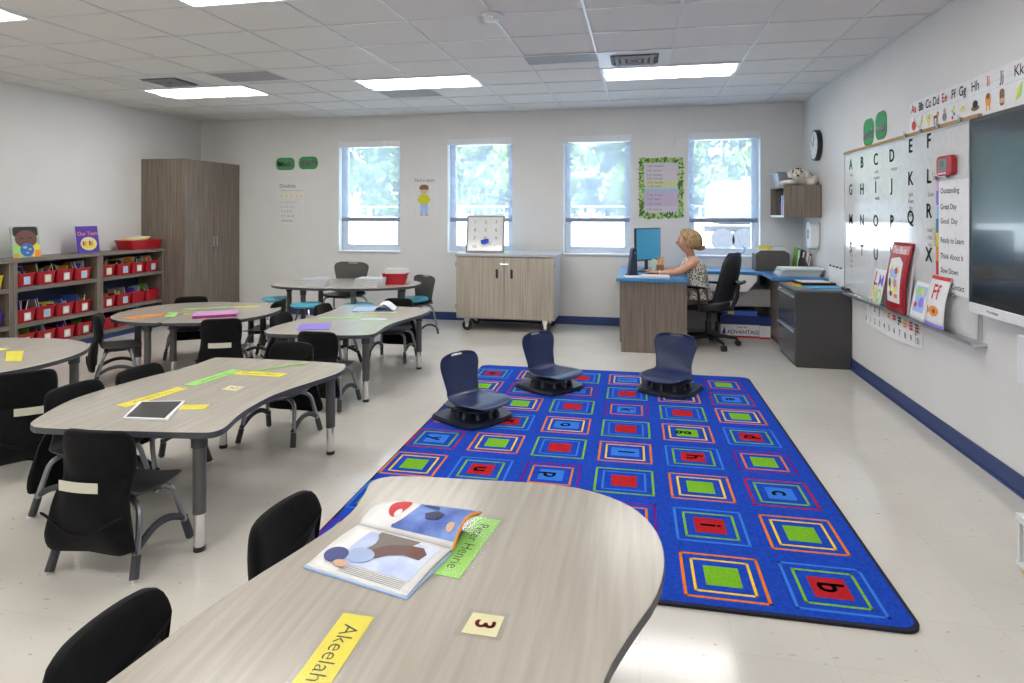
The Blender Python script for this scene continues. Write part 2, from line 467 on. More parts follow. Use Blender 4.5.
# ============================================================ OUTSIDE
GR = pm('pale_concrete', (.74, .73, .70), .9, noise=.06, nscale=1.5)
M().prism([(YB + .26, -.12), (29, -.12), (34, 1.12), (80, 1.3), (80, -.3), (YB + .26, -.3)], -70, 70, axis='x').obj('ground', GR)['kind'] = 'structure'
bpy.data.objects['ground']['label'] = 'sunlit pale pavement outside the windows'; bpy.data.objects['ground']['category'] = 'ground'
GRASS = pm('dry_grass', (.20, .27, .09), .95, noise=.4, nscale=2)
tag(M().box(-60, 60, 52, 69, 1.2, 1.34).obj('grass', GRASS), 'green grass strip beyond the pavement outside', 'grass', kind='stuff')
LEAFM = [pm('leaf_green', (.15, .25, .05), .7, noise=.3, nscale=3), pm('leaf_yellow_green', (.26, .36, .09), .7, noise=.3, nscale=3), pm('leaf_dark_green', (.09, .16, .06), .7, noise=.3, nscale=3)]
BARK = pm('pine_bark', (.16, .12, .09), .9, noise=.3, nscale=8)
def tree(x, y, h, cr, lm, label, base=.35, n=6500, seed=0):
    rg = random.Random(seed)
    t = thing('tree', label, 'tree', (x, y, 1.1), 0, 'trees outside')
    m = M(); pts = [(rg.uniform(-.1, .1) * k, rg.uniform(-.1, .1) * k, h * k / 6) for k in range(7)]
    m.tube(catmull(pts, 3), [.17 * (1 - .75 * i / 18) for i in range(19)], 8)
    for k in range(7):
        z = h * (base + .08 + .07 * k); a = k * 2.4
        m.tube([(0, 0, z), (math.cos(a) * cr * .5, math.sin(a) * cr * .5, z + .3), (math.cos(a) * cr * .8, math.sin(a) * cr * .8, z + .7)], [.06, .04, .015], 6)
    m.obj('trunk', BARK, t, smooth=True)
    m = M(); cl = []
    for k in range(44):
        a = rg.uniform(0, 2 * PI); zz = rg.uniform(base, 1.0); rr = cr * (1 - abs(zz - (base + 1) / 2) * .9) * rg.uniform(.2, 1)
        cl.append((rr * math.cos(a), rr * math.sin(a), zz * h, rg.uniform(.4, .9)))
    for k in range(n):
        c = rg.choice(cl)
        d = Vector((rg.gauss(0, 1), rg.gauss(0, 1), rg.gauss(0, .8))).normalized() * c[3] * rg.uniform(.3, 1) * cr / 2.0
        p = Vector(c[:3]) + d
        s_ = rg.uniform(.14, .34)
        e = Euler((rg.uniform(0, 6), rg.uniform(0, 6), rg.uniform(0, 6))).to_matrix()
        m.add([p + e @ Vector(q) * s_ for q in ((-1, 0, 0), (0, -.5, .1), (1, 0, 0), (0, .5, .1))], [(0, 1, 2, 3)])
    m.obj('foliage', lm, t, fix=False)
TREES = [(-20.5, 40, 10.5, 3.0, 2, 'dark leafy tree at the left of the leftmost window'), (-16.6, 38, 10.5, 2.8, 0, 'green tree with a bare lower trunk in the leftmost window'), (-13.4, 39, 11, 2.8, 1, 'yellow-green tree at the right of the leftmost window'),
         (-11.6, 45, 11, 2.8, 2, 'dark tree furthest back in the second window'), (-10.2, 38, 11, 2.6, 1, 'yellow-green tree at the left of the second window'), (-7.4, 37, 10.5, 2.7, 1, 'light tree at the right of the second window'),
         (-4.6, 38, 11, 2.6, 1, 'light green tree at the left of the third window'), (-2.2, 44, 10.5, 3.0, 0, 'mid-green tree furthest back in the third window'), (-.6, 37, 11, 2.6, 1, 'bright green tree at the right of the third window'),
         (2.6, 38, 10.5, 2.8, 1, 'light green tree above the tail of the tank truck'), (5.3, 43, 11, 3.0, 0, 'mid-green tree behind the middle of the tank truck'), (7.6, 38, 10.5, 2.8, 1, 'yellow-green tree at the right of the rightmost window')]
for i, (x, y, h_, cr, li, lb) in enumerate(TREES): tree(x, y, h_, cr, LEAFM[li], lb, base=.06, seed=i)
# white railing
t = thing('railing', 'long white rail fence on posts outside the windows', 'fence', (-6, 22, -.12))
m = M()
for z in (1.32, 1.75): m.tube([(-12, 0, z), (14, 0, z)], .025, 6)
m.obj('rail', WHITE, t)
for k in range(14): M().box(-12 + 2 * k - .03, -12 + 2 * k + .03, -.03, .03, 0, 1.78).obj('post', WHITE, t)
# low white building
t = thing('building', 'low white building with square windows far behind the railing in the third window', 'building', (-1.5, 48, 1.1))
M().box(-9, 7, 0, 5, 0, 2.9).obj('wall', WHITE, t)
M().box(-9.3, 7.3, -.3, 5.3, 2.9, 3.1).obj('roof', flat('roof_grey', (.35, .35, .36)), t)
for k in range(7): M().box(-8 + 2.1 * k, -6.8 + 2.1 * k, -.03, 0, 1.0, 2.2).obj('window', flat('far_window', (.10, .14, .20), .2), t)
# tanker truck
t = thing('tanker_truck', 'white tank truck parked outside the rightmost window', 'truck', (4.75, 27, -.12), 0)
prof = [(.1, 0), (.62, .04), (.86, .3), (.92, .7), (.92, 3.6), (.84, 4.0), (.1, 4.15)]
m = M(); m.tube([(-2.1 + z, 0, 1.95) for r_, z in prof], [r_ for r_, z in prof], 24); m.obj('tank', pm('tank_white', (.34, .36, .38), .35), t, smooth=True)
m = M(); m.tube([(-1.1, 0, 1.95), (-1.06, 0, 1.95)], .935, 24); m.tube([(.8, 0, 1.95), (.84, 0, 1.95)], .935, 24); m.obj('band', SILVER, t)
m = M(); m.prism(rrect(.5, .28, .08, cx=-.45, cy=2.1), -.935, -.90, axis='y'); m.obj('emblem', LBL, t)
m = M(); m.box(-2.2, 4.1, -.5, .5, .75, .98); m.obj('chassis', BOOT, t, bevel=.02)
m = M(); m.prism([(2.2, .8), (4.2, .8), (4.3, 1.4), (3.9, 1.6), (3.6, 2.5), (2.2, 2.6)], -.95, .95, axis='y'); m.obj('cab', WHITE, t, bevel=.05)
M().prism([(2.75, 1.6), (3.7, 1.6), (3.5, 2.3), (2.75, 2.3)], -.96, -.94, axis='y').obj('cab_window', BLACKG, t)
for x in (-1.5, -.7, 1.3, 3.3): M().tube([(x, -.95, .45), (x, -.65, .45)], .45, 20).tube([(x, -.97, .45), (x, -.95, .45)], .2, 14).obj('wheel', BOOT, t, smooth=True)
t = thing('traffic_cone', 'orange traffic cone outside beside the tanker truck', 'cone', (2.2, 24.0, .62))
M().box(-.2, .2, -.2, .2, 0, .03).lathe([(.15, .03), (.03, .7), (0, .7)], 16).obj('cone_body', ORG, t); M().lathe([(.097, .33), (.073, .48)], 16, c=(0, 0, 0)).obj('reflective_band', WHITE, t)

# ============================================================ RUG
RB = pm('rug_blue', (.012, .058, .43), .95, noise=.18, nscale=60, bump=.6, bscale=500, spec=.1)
def rc(n, c): return pm('rug_' + n, c, .95, noise=.12, nscale=80, spec=.1)
RG, RR, RLB, RO, RY, RPu, RK, RRd = rc('green', (.17, .43, .02)), rc('red', (.42, .013, .018)), rc('light_blue', (.035, .18, .66)), rc('orange', (.70, .17, .006)), rc('yellow', (.82, .54, .02)), rc('purple', (.15, .01, .22)), rc('black', (.01, .01, .012)), rc('dark_red', (.40, .01, .03))
rm = [RB, RG, RR, RLB, RO, RY, RPu, RK, RRd, pm('rug_binding', (.008, .010, .025), .9)]
g_, r_, lb_, o_, y_, p_, k_, rd_, bd_ = 1, 2, 3, 4, 5, 6, 7, 8, 9
STY = {'G': (g_, y_, o_), 'GP': (g_, o_, p_), 'R': (r_, lb_, g_), 'L1': (r_, g_, lb_), 'L2': (lb_, g_, rd_), 'L3': (lb_, y_, o_), 'L4': (lb_, o_, p_)}
COLS = [
    [('L1', 'w'), 'G', ('L2', 'x'), 'GP', ('L2', 'y'), 'G', ('L1', 'z'), 'GP'],
    [('L3', ''), ('L2', 's'), 'G', ('L1', 't'), 'G', ('L1', 'u'), 'G', ('L4', 'v')],
    ['R', ('L4', 'n'), 'R', ('L3', 'o'), 'R', ('L4', 'p'), 'R', ('L3', 'q')],
    [('L3', 'j'), 'R', ('L4', 'k'), 'R', ('L3', 'l'), 'R', ('L4', 'm'), 'R'],
    [('L1', 'f'), 'G', 'R', ('G', 'g'), ('L1', 'h'), 'G', ('L1', 'i'), 'G'],
    ['GP', ('L2', 'e'), 'G', ('L1', 'd'), 'GP', ('L2', 'c'), 'G', ('L1', 'b')]]
RX0, RX1, RY0, RY1 = -1.41, .945, 2.345, 5.665
m = M()
m.prism(rrect(RX1 - RX0, RY1 - RY0, .065, 5), 0.0005, .011, bd_)
m.prism(rrect(RX1 - RX0 - .03, RY1 - RY0 - .03, .055, 5), .0112, .0125, 0)
cxs = (RX1 - RX0) / 6; cys = (RY1 - RY0 - .12) / 8
for ci, col in enumerate(COLS):
    for ri, cell in enumerate(col):
        st, ch = cell if isinstance(cell, tuple) else (cell, '')
        cx = (ci - 2.5) * (cxs - .003) - .04; cy = (RY1 - RY0) / 2 - .088 - (cys + .003) * (ri + .5)
        c, r1, r2 = STY[st]
        z = .0130
        for (h0, th, mt) in ((.155, .012, r2), (.115, .011, r1)):
            for (x0, x1, y0, y1) in ((-h0, -h0 + th, -h0, h0), (h0 - th, h0, -h0, h0), (-h0, h0, -h0, -h0 + th), (-h0, h0, h0 - th, h0)):
                m.box(cx + x0, cx + x1, cy + y0, cy + y1, .0120, z, mt)
        if st == 'L3': m.box(cx - .082, cx + .082, cy - .062, cy + .062, .012, z, c)
        else: m.box(cx - .067, cx + .067, cy - .067, cy + .067, .012, z, c)
        if ch: m.text(ch, .135, (cx, cy, z + .0006), k_, (0, -1, 0), (1, 0, 0))
        if ch: m.text(ch, .135, (cx + .004, cy + .003, z + .0006), k_, (0, -1, 0), (1, 0, 0))
tag(m.obj('rug', rm, loc=((RX0 + RX1) / 2 - .012, (RY0 + RY1) / 2 - .012, 0), rot=(0, 0, R(.6)), fix=False), 'large blue classroom rug with rows of coloured squares and alphabet letters', 'rug')

# ============================================================ TABLES
def chaikin(P, n=2):
    P = [Vector((p[0], p[1])) for p in P]
    for _ in range(n):
        Q = []
        for i in range(len(P)):
            a, b = P[i], P[(i + 1) % len(P)]
            Q += [a * .75 + b * .25, a * .25 + b * .75]
        P = Q
    return P
def table_leg(x, y, h, par, chrome=.16, r=.027):
    m = M()
    m.tube([(x, y, chrome), (x, y, h - .05)], r, 18, 0).tube([(x, y, h - .055), (x, y, h)], r + .006, 18, 1)
    o = m.obj('leg', [LEGG, BOOT], par, smooth=True)
    M().tube([(x, y, .018), (x, y, chrome + .01)], r * .84, 16).obj('chrome_extension', CHROME, o, smooth=True)
    M().tube([(x, y, 0), (x, y, .02)], r * .9, 16).obj('glide', BLACK, o, smooth=True)
def table(label, outline, z, legs, name='wave_table', group='student tables', ch=2, streak=None, cen=None):
    cx = sum(p[0] for p in outline) / len(outline); cy = sum(p[1] for p in outline) / len(outline)
    t = thing(name, label, 'table', (cx, cy, 0), 0, group)
    P = [(p[0] - cx, p[1] - cy) for p in chaikin(outline, ch)]
    m = M(); m.prism(P, z - .028, z, 0, 1)
    m.obj('tabletop', [LAM, EDGE], t, bevel=.003)
    for x, y in legs: table_leg(x - cx, y - cy, z - .028, t)
    return t
ZB = .525
OB = [(-2.561, 2.195), (-2.606, 2.238), (-2.716, 2.509), (-2.715, 2.671), (-2.701, 2.805), (-2.675, 2.974), (-2.626, 3.129), (-2.610, 3.265), (-2.619, 3.419), (-2.606, 3.468), (-1.765, 3.489), (-1.702, 3.415), (-1.671, 3.280), (-1.720, 3.087), (-1.789, 2.862), (-1.798, 2.714), (-1.780, 2.518), (-1.726, 2.354), (-1.727, 2.286), (-1.780, 2.257), (-2.492, 2.171)]
table('wave-shaped student table with a tablet and green and yellow strips on it', OB, ZB, [(-1.836, 2.324), (-1.803, 3.406), (-2.493, 3.366), (-2.461, 2.342)])
OC = [(-2.802, 4.255), (-2.842, 4.329), (-2.876, 4.516), (-2.828, 4.811), (-2.791, 5.027), (-2.796, 5.311), (-2.845, 5.582), (-2.833, 5.685), (-1.985, 5.662), (-1.917, 5.552), (-1.894, 5.294), (-1.971, 4.963), (-2.001, 4.696), (-1.953, 4.430), (-1.957, 4.330), (-2.064, 4.270), (-2.712, 4.194)]
table('wave-shaped student table with a purple paper and a small open book on it', OC, ZB, [(-1.983, 5.408), (-2.038, 4.399), (-2.731, 5.454), (-2.701, 4.467)])
ZA = .55
OA = [(-0.856, 1.945), (-0.795, 1.981), (-0.488, 2.004), (-0.253, 2.022), (-0.100, 1.975), (0.011, 1.878), (0.068, 1.705), (0.052, 1.503), (-0.021, 1.332), (-0.073, 1.181), (-0.091, 0.950), (-0.042, 0.749), (-0.074, 0.599), (-0.196, 0.529), (-0.855, 0.503), (-0.956, 0.583), (-1.005, 0.804), (-0.989, 1.005), (-0.936, 1.307), (-0.874, 1.509), (-0.832, 1.691), (-0.852, 1.833), (-0.872, 1.905)]
table('large wave-shaped student table nearest the camera with an open picture book on it', OA, ZA, [(-0.107, 1.714), (-0.769, 1.798), (-0.799, 0.679), (-0.244, 0.696)])
# oval tables made of two nested halves
def halves(cx, cy, a, b, rot, z, labL, labR, legsL, legsR):
    n = 40
    for side, lab, legs in ((0, labL, legsL), (1, labR, legsR)):
        P = []
        for k in range(n // 2 + 1):
            th = PI / 2 + PI * k / (n // 2) + side * PI
            ex = .86
            x = a * math.copysign(abs(math.cos(th)) ** ex, math.cos(th)); y = b * math.copysign(abs(math.sin(th)) ** ex, math.sin(th))
            P.append((x, y))
        sg = 1 if side else -1
        # S-shaped seam, from the end of the arc back to its start
        y0 = P[-1][1]; y1 = P[0][1]
        for k in range(1, 10):
            f = k / 10; y = y0 + (y1 - y0) * f
            P.append((.05 * math.sin(2 * PI * y / (2 * b)) + sg * .0015, y))
        cr, sr = math.cos(rot), math.sin(rot)
        W = [(cx + x * cr - y * sr, cy + x * sr + y * cr) for x, y in P]
        W[0] = (W[0][0] + sg * .002, W[0][1]); W[n // 2] = (W[n // 2][0] + sg * .002, W[n // 2][1])
        table(lab, W, z, legs, 'half_oval_table', ch=1)
halves(-3.962, 5.023, .70, .60, R(8), ZB, 'left half of the oval table beside the bookshelf, an orange card near its edge', 'right half of the oval table beside the bookshelf, a pink-topped book on it',
       [(-4.338, 4.710), (-4.030, 4.477), (-4.151, 5.383)], [(-3.553, 5.377), (-3.740, 5.464), (-3.922, 4.641)])
halves(-4.243, 3.128, .73, .60, R(8), ZB, 'left half of the left-edge oval table, mostly outside the picture', 'right half of the left-edge oval table, yellow name card on it',
       [(-4.756, 3.035), (-4.448, 2.729), (-4.452, 3.491)], [(-3.653, 3.433), (-4.019, 2.645), (-3.550, 2.743)])
halves(-3.30, 6.62, .86, .50, R(6), .62, 'left half of the oval table under the windows, a stack of papers on it', 'right half of the oval table under the windows, a red bin on it',
       [(-3.906, 6.415), (-3.586, 6.164), (-3.741, 6.827)], [(-2.626, 6.633), (-2.997, 6.158), (-2.759, 6.881)])

# ============================================================ CHAIRS
def shell_mesh(prof, slot=None, curve_b=.03, curve_s=.012, nu=12, sub=3):
    """prof: list of (y, z, halfwidth, backness)"""
    P = catmull([Vector((p[0], p[1], p[2])) for p in prof], sub)
    bk = [p[3] for p in prof]
    n = len(P) - 1
    def fn(u, v):
        i = min(n, int(round(v * n))); p = P[i]
        t = min(len(bk) - 1.001, v * (len(bk) - 1)); k = int(t); b = bk[k] + (bk[k + 1] - bk[k]) * (t - k)
        x = (u * 2 - 1)
        return (x * p.z, p.x + b * curve_b * x * x, p.y + (1 - b) * curve_s * x * x)
    m = M(); m.grid(fn, nu, n, 0, (lambda u, v: abs(u - .5) < slot[0] and slot[1] < v < slot[2]) if slot else None)
    return m
def student_shell(sc=1.0, hs=.30, hb=.58, w_=.175, slot=None):
    bw = .97 if slot else .79
    prof = [(.158, hs - .022, w_ * .50, 0), (.150, hs - .012, w_ * .78, 0), (.118, hs - .002, w_ * .98, 0), (0, hs - .004, w_ * 1.03, 0), (-.10, hs, w_ * .95, 0), (-.14, hs + .02, w_ * .80, .4), (-.152, hs + .07, w_ * .74, 1),
            (-.160, hb - .12, w_ * bw * .96, 1), (-.168, hb - .05, w_ * bw, 1), (-.172, hb - .018, w_ * bw * .88, 1), (-.174, hb, w_ * bw * .62, 1)]
    return shell_mesh(prof, slot)
def student_chair(name, label, shellmat, hs=.30, hb=.565, w_=.175, tube=SILVER, boot=BOOT, slot=None, group='student chairs', boots=True):
    t = thing(name, label, 'chair', (0, 0, 0), 0, group)
    student_shell(1, hs, hb, w_, slot).obj('seat_shell', shellmat, t, smooth=2, solid=.009, sub=1)
    r = .0125
    for sx in (-1, 1):
        for sy in (-1, 1):
            ft = (sx * (w_ + .012), sy * .165 - .01, 0)
            p = catmull([(sx * .055, sy * .05 - .01, hs - .02), (sx * (w_ * .55), sy * .07 - .01, hs - .022), (sx * (w_ * .86), sy * .095 - .01, hs - .05), (sx * (w_ * .97), sy * .12 - .01, hs * .55), (ft[0], ft[1], .012)], 5)
            lg = M().tube(p, r, 8).obj('leg', tube, t, smooth=True)
            a = Vector(p[-1]); b = Vector(p[-6]); d = (b - a).normalized()
            M().tube([a, a + d * .085], [.0175, .0165], 8).obj('boot', boot, lg, smooth=True)
            M().cyl((a.x, a.y, 0), (a.x, a.y, .014), .011, .009, 8).obj('glide', CHROME, lg)
        x = sx * (w_ + .0)
        P = catmull([(x, .140, .10), (x * .985, .06, .142), (x * .98, -.01, .155), (x * .985, -.08, .142), (x, -.160, .10)], 4)
        M().tube(P, .013, 6, sq=1.2).obj('brace', BOOT, t, smooth=True)
    M().box(-.09, .09, -.10, .08, hs - .035, hs - .012).obj('seat_mount', BOOT, t, bevel=.006)
    return t
def pocket_mesh(hs, hb, w_, seed=0, bulge=0, low=.11):
    rg = random.Random(seed); m = M(); rings = []
    n = 28
    L = [(hb + .014, .72, .010, .010), (hb + .005, .95, .024, .020), (hb - .03, 1.06, .030, .026), (hb - .10, 1.07, .031, .028), (hb - .17, 1.03, .030, .030),
         (hs + .085, 1.00, .024, .032)]
    for z, ws, df, db in L:
        f = (z - hs) / (hb - hs); yc = -.149 - .026 * f
        rg_ = []
        for k in range(n):
            a = 2 * PI * k / n; cx_, sy_ = math.cos(a), math.sin(a)
            x = w_ * ws * math.copysign(abs(cx_) ** .45, cx_)
            y = (df if sy_ > 0 else db) * math.copysign(abs(sy_) ** .6, sy_)
            wob = .0065 * math.sin(5 * a + seed + z * 30) * min(1, (hb + .02 - z) / .08)
            rg_.append((x, yc + y + .03 * (x / w_) ** 2 + wob * (1 if sy_ < 0 else .2), z if sy_ < .2 else max(z, hb - .105 - .05 * cx_)))
        rings.append(rg_)
    L2 = [(hs + .04, 1.05, .034, -.172), (hs - .02, 1.13, .044, -.178), (hs - .09, 1.25, .054 + bulge, -.184), (low + .05, 1.36, .052 + bulge, -.184), (low + .012, 1.36, .034 + bulge, -.182), (low, 1.28, .012, -.180)]
    for z, ws, th, yc in L2:
        rg_ = []
        for k in range(n):
            a = 2 * PI * k / n; cx_, sy_ = math.cos(a), math.sin(a)
            x = w_ * ws * math.copysign(abs(cx_) ** .5, cx_); y = th * .5 * math.copysign(abs(sy_) ** .7, sy_)
            wob = .009 * math.sin(5 * a + seed * 1.7 + z * 22)
            rg_.append((x, yc + y + wob - .02 * (1 - (x / (w_ * ws)) ** 2), z + (.012 * math.cos(3.1 * x / w_) if z < low + .02 else 0)))
        rings.append(rg_)
    m.loft(rings)
    return m
c0 = student_chair('student_chair', '', SHELL)
def pocket(label, seed, strip=False, low=.11, so=0):
    t = thing('chair_pocket', label, 'chair pocket', group='black cloth chair pockets')
    pocket_mesh(.30, .565, .148, seed, .0, low).obj('cloth_sleeve', CLOTH, t, smooth=2, sub=1)
    # folded flap of the pocket mouth
    m = M()
    m.grid(lambda u, v: ((u - .5) * .36, -.222 - .007 * math.sin(PI * u) * (1 + .6 * math.sin(7 * u + seed)) - .004 * v, .262 - (.075 + .02 * (seed % 3)) * math.sin(PI * u) ** 1.5 + .012 * v), 18, 3)
    m.obj('pocket_flap', CLOTH, t, smooth=2, solid=.008, sub=1)
    if strip:
        M().grid(lambda u, v: ((u - .5) * .17 + so, -.204 - .008 * math.cos((u - .5) * 3), .352 + .04 * v - .004 * u), 8, 1).obj('name_strip', LABEL, t, solid=.002)
    return t
CH = [  # x, y, rz(deg), where, strip, low
    (-2.119, 2.233, 3, 'at the near end of the tablet table', True, 0.12, -0.03),
    (-2.616, 2.588, -93, 'left of the tablet table, nearer the camera', False, 0.11, 0),
    (-2.575, 2.958, -92, 'left of the tablet table, further back', False, 0.13, 0),
    (-2.244, 3.573, 180, 'under the far end of the tablet table', False, 0.13, 0),
    (-2.284, 4.263, 0, 'at the near end of the purple-paper table', False, 0.12, 0),
    (-2.833, 4.766, -88, 'left of the purple-paper table, nearer the camera', False, 0.13, 0),
    (-2.749, 5.324, -88, 'left of the purple-paper table, nearer the windows', False, 0.13, 0),
    (-2.356, 5.687, 180, 'under the far end of the purple-paper table', False, 0.12, 0),
    (-4.351, 4.530, -48, 'beside the bookshelf at the orange-card table', False, 0.13, 0),
    (-4.388, 5.403, -150, 'behind the orange-card table', False, 0.14, 0),
    (-3.390, 4.585, 28, 'in front of the pink-topped book', True, 0.14, 0),
    (-3.589, 5.449, 100, 'at the right end of the oval table', False, 0.13, 0),
    (-3.382, 2.857, 49, 'at the table cut by the left edge', True, 0.11, 0.05),
    (-0.870, 1.634, -93, 'left of the nearest table, by the book', False, 0.13, 0),
    (-0.950, 1.117, -88, 'at the bottom left of the picture', False, 0.13, 0),
]
for i, (x, y, rz, where, strip, low, so) in enumerate(CH):
    if i == 0: c = c0; c.location = (x, y, 0); c.rotation_euler = (0, 0, R(rz)); c['label'] = 'dark plastic student chair, silver legs, ' + where
    else: dup(c0, (x, y, 0), R(rz), 'dark plastic student chair, silver legs, ' + where)
    p = pocket(('black pocket with name strip on chair ' if strip else 'black cloth pocket on the chair ') + where, i, strip, low, so)
    p.location = (x, y, 0); p.rotation_euler = (0, 0, R(rz))

# adult-size grey chairs at the window table
a0 = student_chair('stacking_chair', 'large warm-grey plastic chair behind the window table, back towards the wall', SHELLG, hs=.43, hb=.82, w_=.265, slot=(.14, .90, .945), group='grey chairs at the window table')
a0.location = (-3.52, 7.00, 0); a0.rotation_euler = (0, 0, R(170))
a1 = dup(a0, (-2.590, 6.986, 0), R(148), 'smaller warm-grey plastic chair at the right end of the window table, with a blue cushion')
a1.scale = (.80, .83, .83)
# blue padded stools
TEAL = pm('turquoise_vinyl', (.08, .40, .55), .4)
def stool(label, x, y, z=.44, first=[None]):
    if first[0]: return dup(first[0], (x, y, 0), 0, label)
    t = thing('stool', label, 'stool', (x, y, 0), 0, 'turquoise padded stools at the window table')
    M().lathe([(.0, z - .018), (.150, z - .018), (.165, z - .008), (.167, z + .004), (.155, z + .015), (.10, z + .020), (0, z + .021)], 28).obj('padded_seat', TEAL, t, smooth=True)
    for k in range(4):
        a = PI / 4 + k * PI / 2; c, s_ = math.cos(a), math.sin(a)
        lg = M().tube([(c * .08, s_ * .08, z - .04), (c * .12, s_ * .12, z * .6), (c * .17, s_ * .17, .012)], .010, 8).obj('leg', CHROME, t, smooth=True)
        M().cyl((c * .17, s_ * .17, 0), (c * .165, s_ * .165, .035), .014, .013, 8).obj('foot', BOOT, lg)
    M().tube([(.135 * math.cos(2 * PI * k / 24), .135 * math.sin(2 * PI * k / 24), z * .45) for k in range(25)], .006, 6).obj('foot_ring', CHROME, t, smooth=True)
    first[0] = t; return t
stool('turquoise padded stool, leftmost at the window table', -4.088, 6.460)
stool('turquoise padded stool in front of the left booklet stack of the window table', -3.509, 6.100)
stool('turquoise padded stool at the near side of the window table, behind the open book', -2.946, 6.179)
t = thing('seat_cushion', 'round turquoise cushion on the smaller grey chair beside the red bin table', 'cushion', (-2.610, 6.966, .385))
M().lathe([(0, .0), (.15, 0), (.165, .012), (.165, .03), (.15, .045), (0, .05)], 28).obj('cover', TEAL, t, smooth=True)
M().tube([(.167 * math.cos(2 * PI * k / 28), .167 * math.sin(2 * PI * k / 28), .021) for k in range(29)], .004, 6).obj('piping', TEAL, t, smooth=True)

# floor rockers on the rug
def rocker():
    t = thing('floor_chair', '', 'floor chair', (0, 0, 0), 0, 'navy floor chairs on the rug')
    hs, hb, w_ = .125, .425, .158
    prof = [(.21, hs - .02, w_ * .70, 0), (.20, hs - .004, w_ * 1.0, 0), (.13, hs + .006, w_ * 1.2, 0), (.02, hs - .002, w_ * 1.22, 0), (-.08, hs, w_ * 1.05, 0), (-.13, hs + .018, w_ * .96, .4), (-.152, hs + .06, w_ * .95, 1),
            (-.172, hb - .17, w_ * 1.02, 1), (-.185, hb - .08, w_ * 1.15, 1), (-.195, hb - .03, w_ * 1.06, 1), (-.198, hb - .008, w_ * .84, 1), (-.20, hb, w_ * .45, 1)]
    shell_mesh(prof, (.17, .86, .905)).obj('seat_shell', NAVY, t, smooth=2, solid=.012, sub=1)
    base = [(-.19, -.235), (.19, -.235), (.235, -.18), (.225, .13), (.16, .215), (-.16, .215), (-.225, .13), (-.235, -.18)]
    bp = chaikin(base, 2)
    M().prism(bp, 0.0, .022).prism([(x * .97, y * .97) for x, y in bp], .022, .032).obj('base_plate', NAVYD, t, bevel=.005)
    m = M()
    m.prism([(x * .74, y * .74) for x, y in bp], .085, .098)
    m.obj('seat_support', NAVYD, t, bevel=.004)
    for k in range(10):
        a = 2 * PI * (k + .5) / 10
        x, y = .15 * math.cos(a), .15 * math.sin(a)
        M().cyl((x * 1.05, y * 1.05, .03), (x * .93, y * .93, .09), .017, .012, 10).obj('spring_post', NAVYD, t, smooth=True)
    return t
r0 = rocker()
ROCK = [(-1.120, 4.169, -122, 'navy floor chair on the rug, leftmost of the three and nearest the camera'), (-0.704, 5.015, -128, 'navy floor chair on the rug, the middle one, in front of the rolling cabinet'), (0.222, 5.122, 158, 'navy floor chair on the rug, the right one, in front of the teacher desk')]
for i, (x, y, rz, lb) in enumerate(ROCK):
    c = r0 if i == 0 else dup(r0)
    c.location = (x, y, .013); c.rotation_euler = (0, 0, R(rz)); c['label'] = lb

# ============================================================ BOOKCASES, BINS, TALL CABINET
SX0, SX1 = XL + .004, XL + .36
def bookcase(y0, y1, label):
    t = thing('bookcase', label, 'bookcase', ((SX0 + SX1) / 2, (y0 + y1) / 2, 0), 0, 'low bookcases along the left wall')
    hx, hy = (SX1 - SX0) / 2, (y1 - y0) / 2
    for s_ in (-1, 1):
        a, b = sorted((s_ * hy, s_ * (hy - .04)))
        M().box(-hx, hx, a, b, 0, .945).obj('side_panel', WOODV, t, bevel=.002)
    M().box(-hx, hx + .006, -hy, hy, .945, .98).obj('top_panel', WOODH, t, bevel=.003)
    for z in (.06, .305, .66): M().box(-hx + .01, hx - .002, -hy + .04, hy - .04, z, z + .038).obj('shelf', WOODH, t, bevel=.002)
    M().box(-hx, -hx + .008, -hy + .04, hy - .04, .10, .945).obj('back_board', PANELBACK, t)
    M().box(-hx + .04, hx - .02, -hy + .04, hy - .04, 0, .06).obj('toe_kick', BLUEBASE, t)
    return t
BAYS = [(3.98, 4.895, 'left-edge bookcase'), (4.897, 5.877, 'middle bookcase'), (5.879, 6.835, 'right bookcase')]
bookcase(*BAYS[0][:2], 'low grey-brown bookcase cut off by the left edge of the picture')
bookcase(*BAYS[1][:2], 'low grey-brown bookcase with two picture books displayed on top')
bookcase(*BAYS[2][:2], 'low grey-brown bookcase beside the tall cabinet, one red bin on top')
def bin_(label, mat, x, y, z, w_=.205, d_=.29, h_=.135, name='book_bin', group='book bins', rz=0, lab=True, labcol=None):
    t = thing(name, label, 'bin', (x, y, z), rz, group)
    m = M(); rr = .02
    def ring(w1, d1, zz): return [(p[0], p[1], zz) for p in rrect(d1, w1, rr, 3)]
    m.loft([ring(w_ * .84, d_ * .88, 0), ring(w_ * .96, d_ * .97, h_ - .012), ring(w_ * 1.0, d_, h_ - .012), ring(w_ * 1.0, d_, h_), ring(w_ * .93, d_ * .94, h_), ring(w_ * .91, d_ * .93, h_ - .015), ring(w_ * .80, d_ * .85, .004)], 0)
    m.obj('tub', mat, t, smooth=True)
    if lab:
        M().box(d_ * .49, d_ * .49 + .003, -.035, .035, .022, .10).box(d_ * .49 + .003, d_ * .49 + .0036, -.024, .024, .036, .088, 1).obj('label_card', [LABEL, labcol or WHITEP], t)
    return t
YELP = pm('yellow_plastic', (.72, .55, .02), .4); PURP = pm('purple_plastic', (.10, .03, .38), .4)
BKC = [('yellow', YEL), ('white', WHITEP), ('blue', BLUI), ('green', DGRN), ('black', BLACK), ('orange', ORG), ('purple', PURD), ('light blue', LBL), ('grey', INKG), ('brown', BRN)]
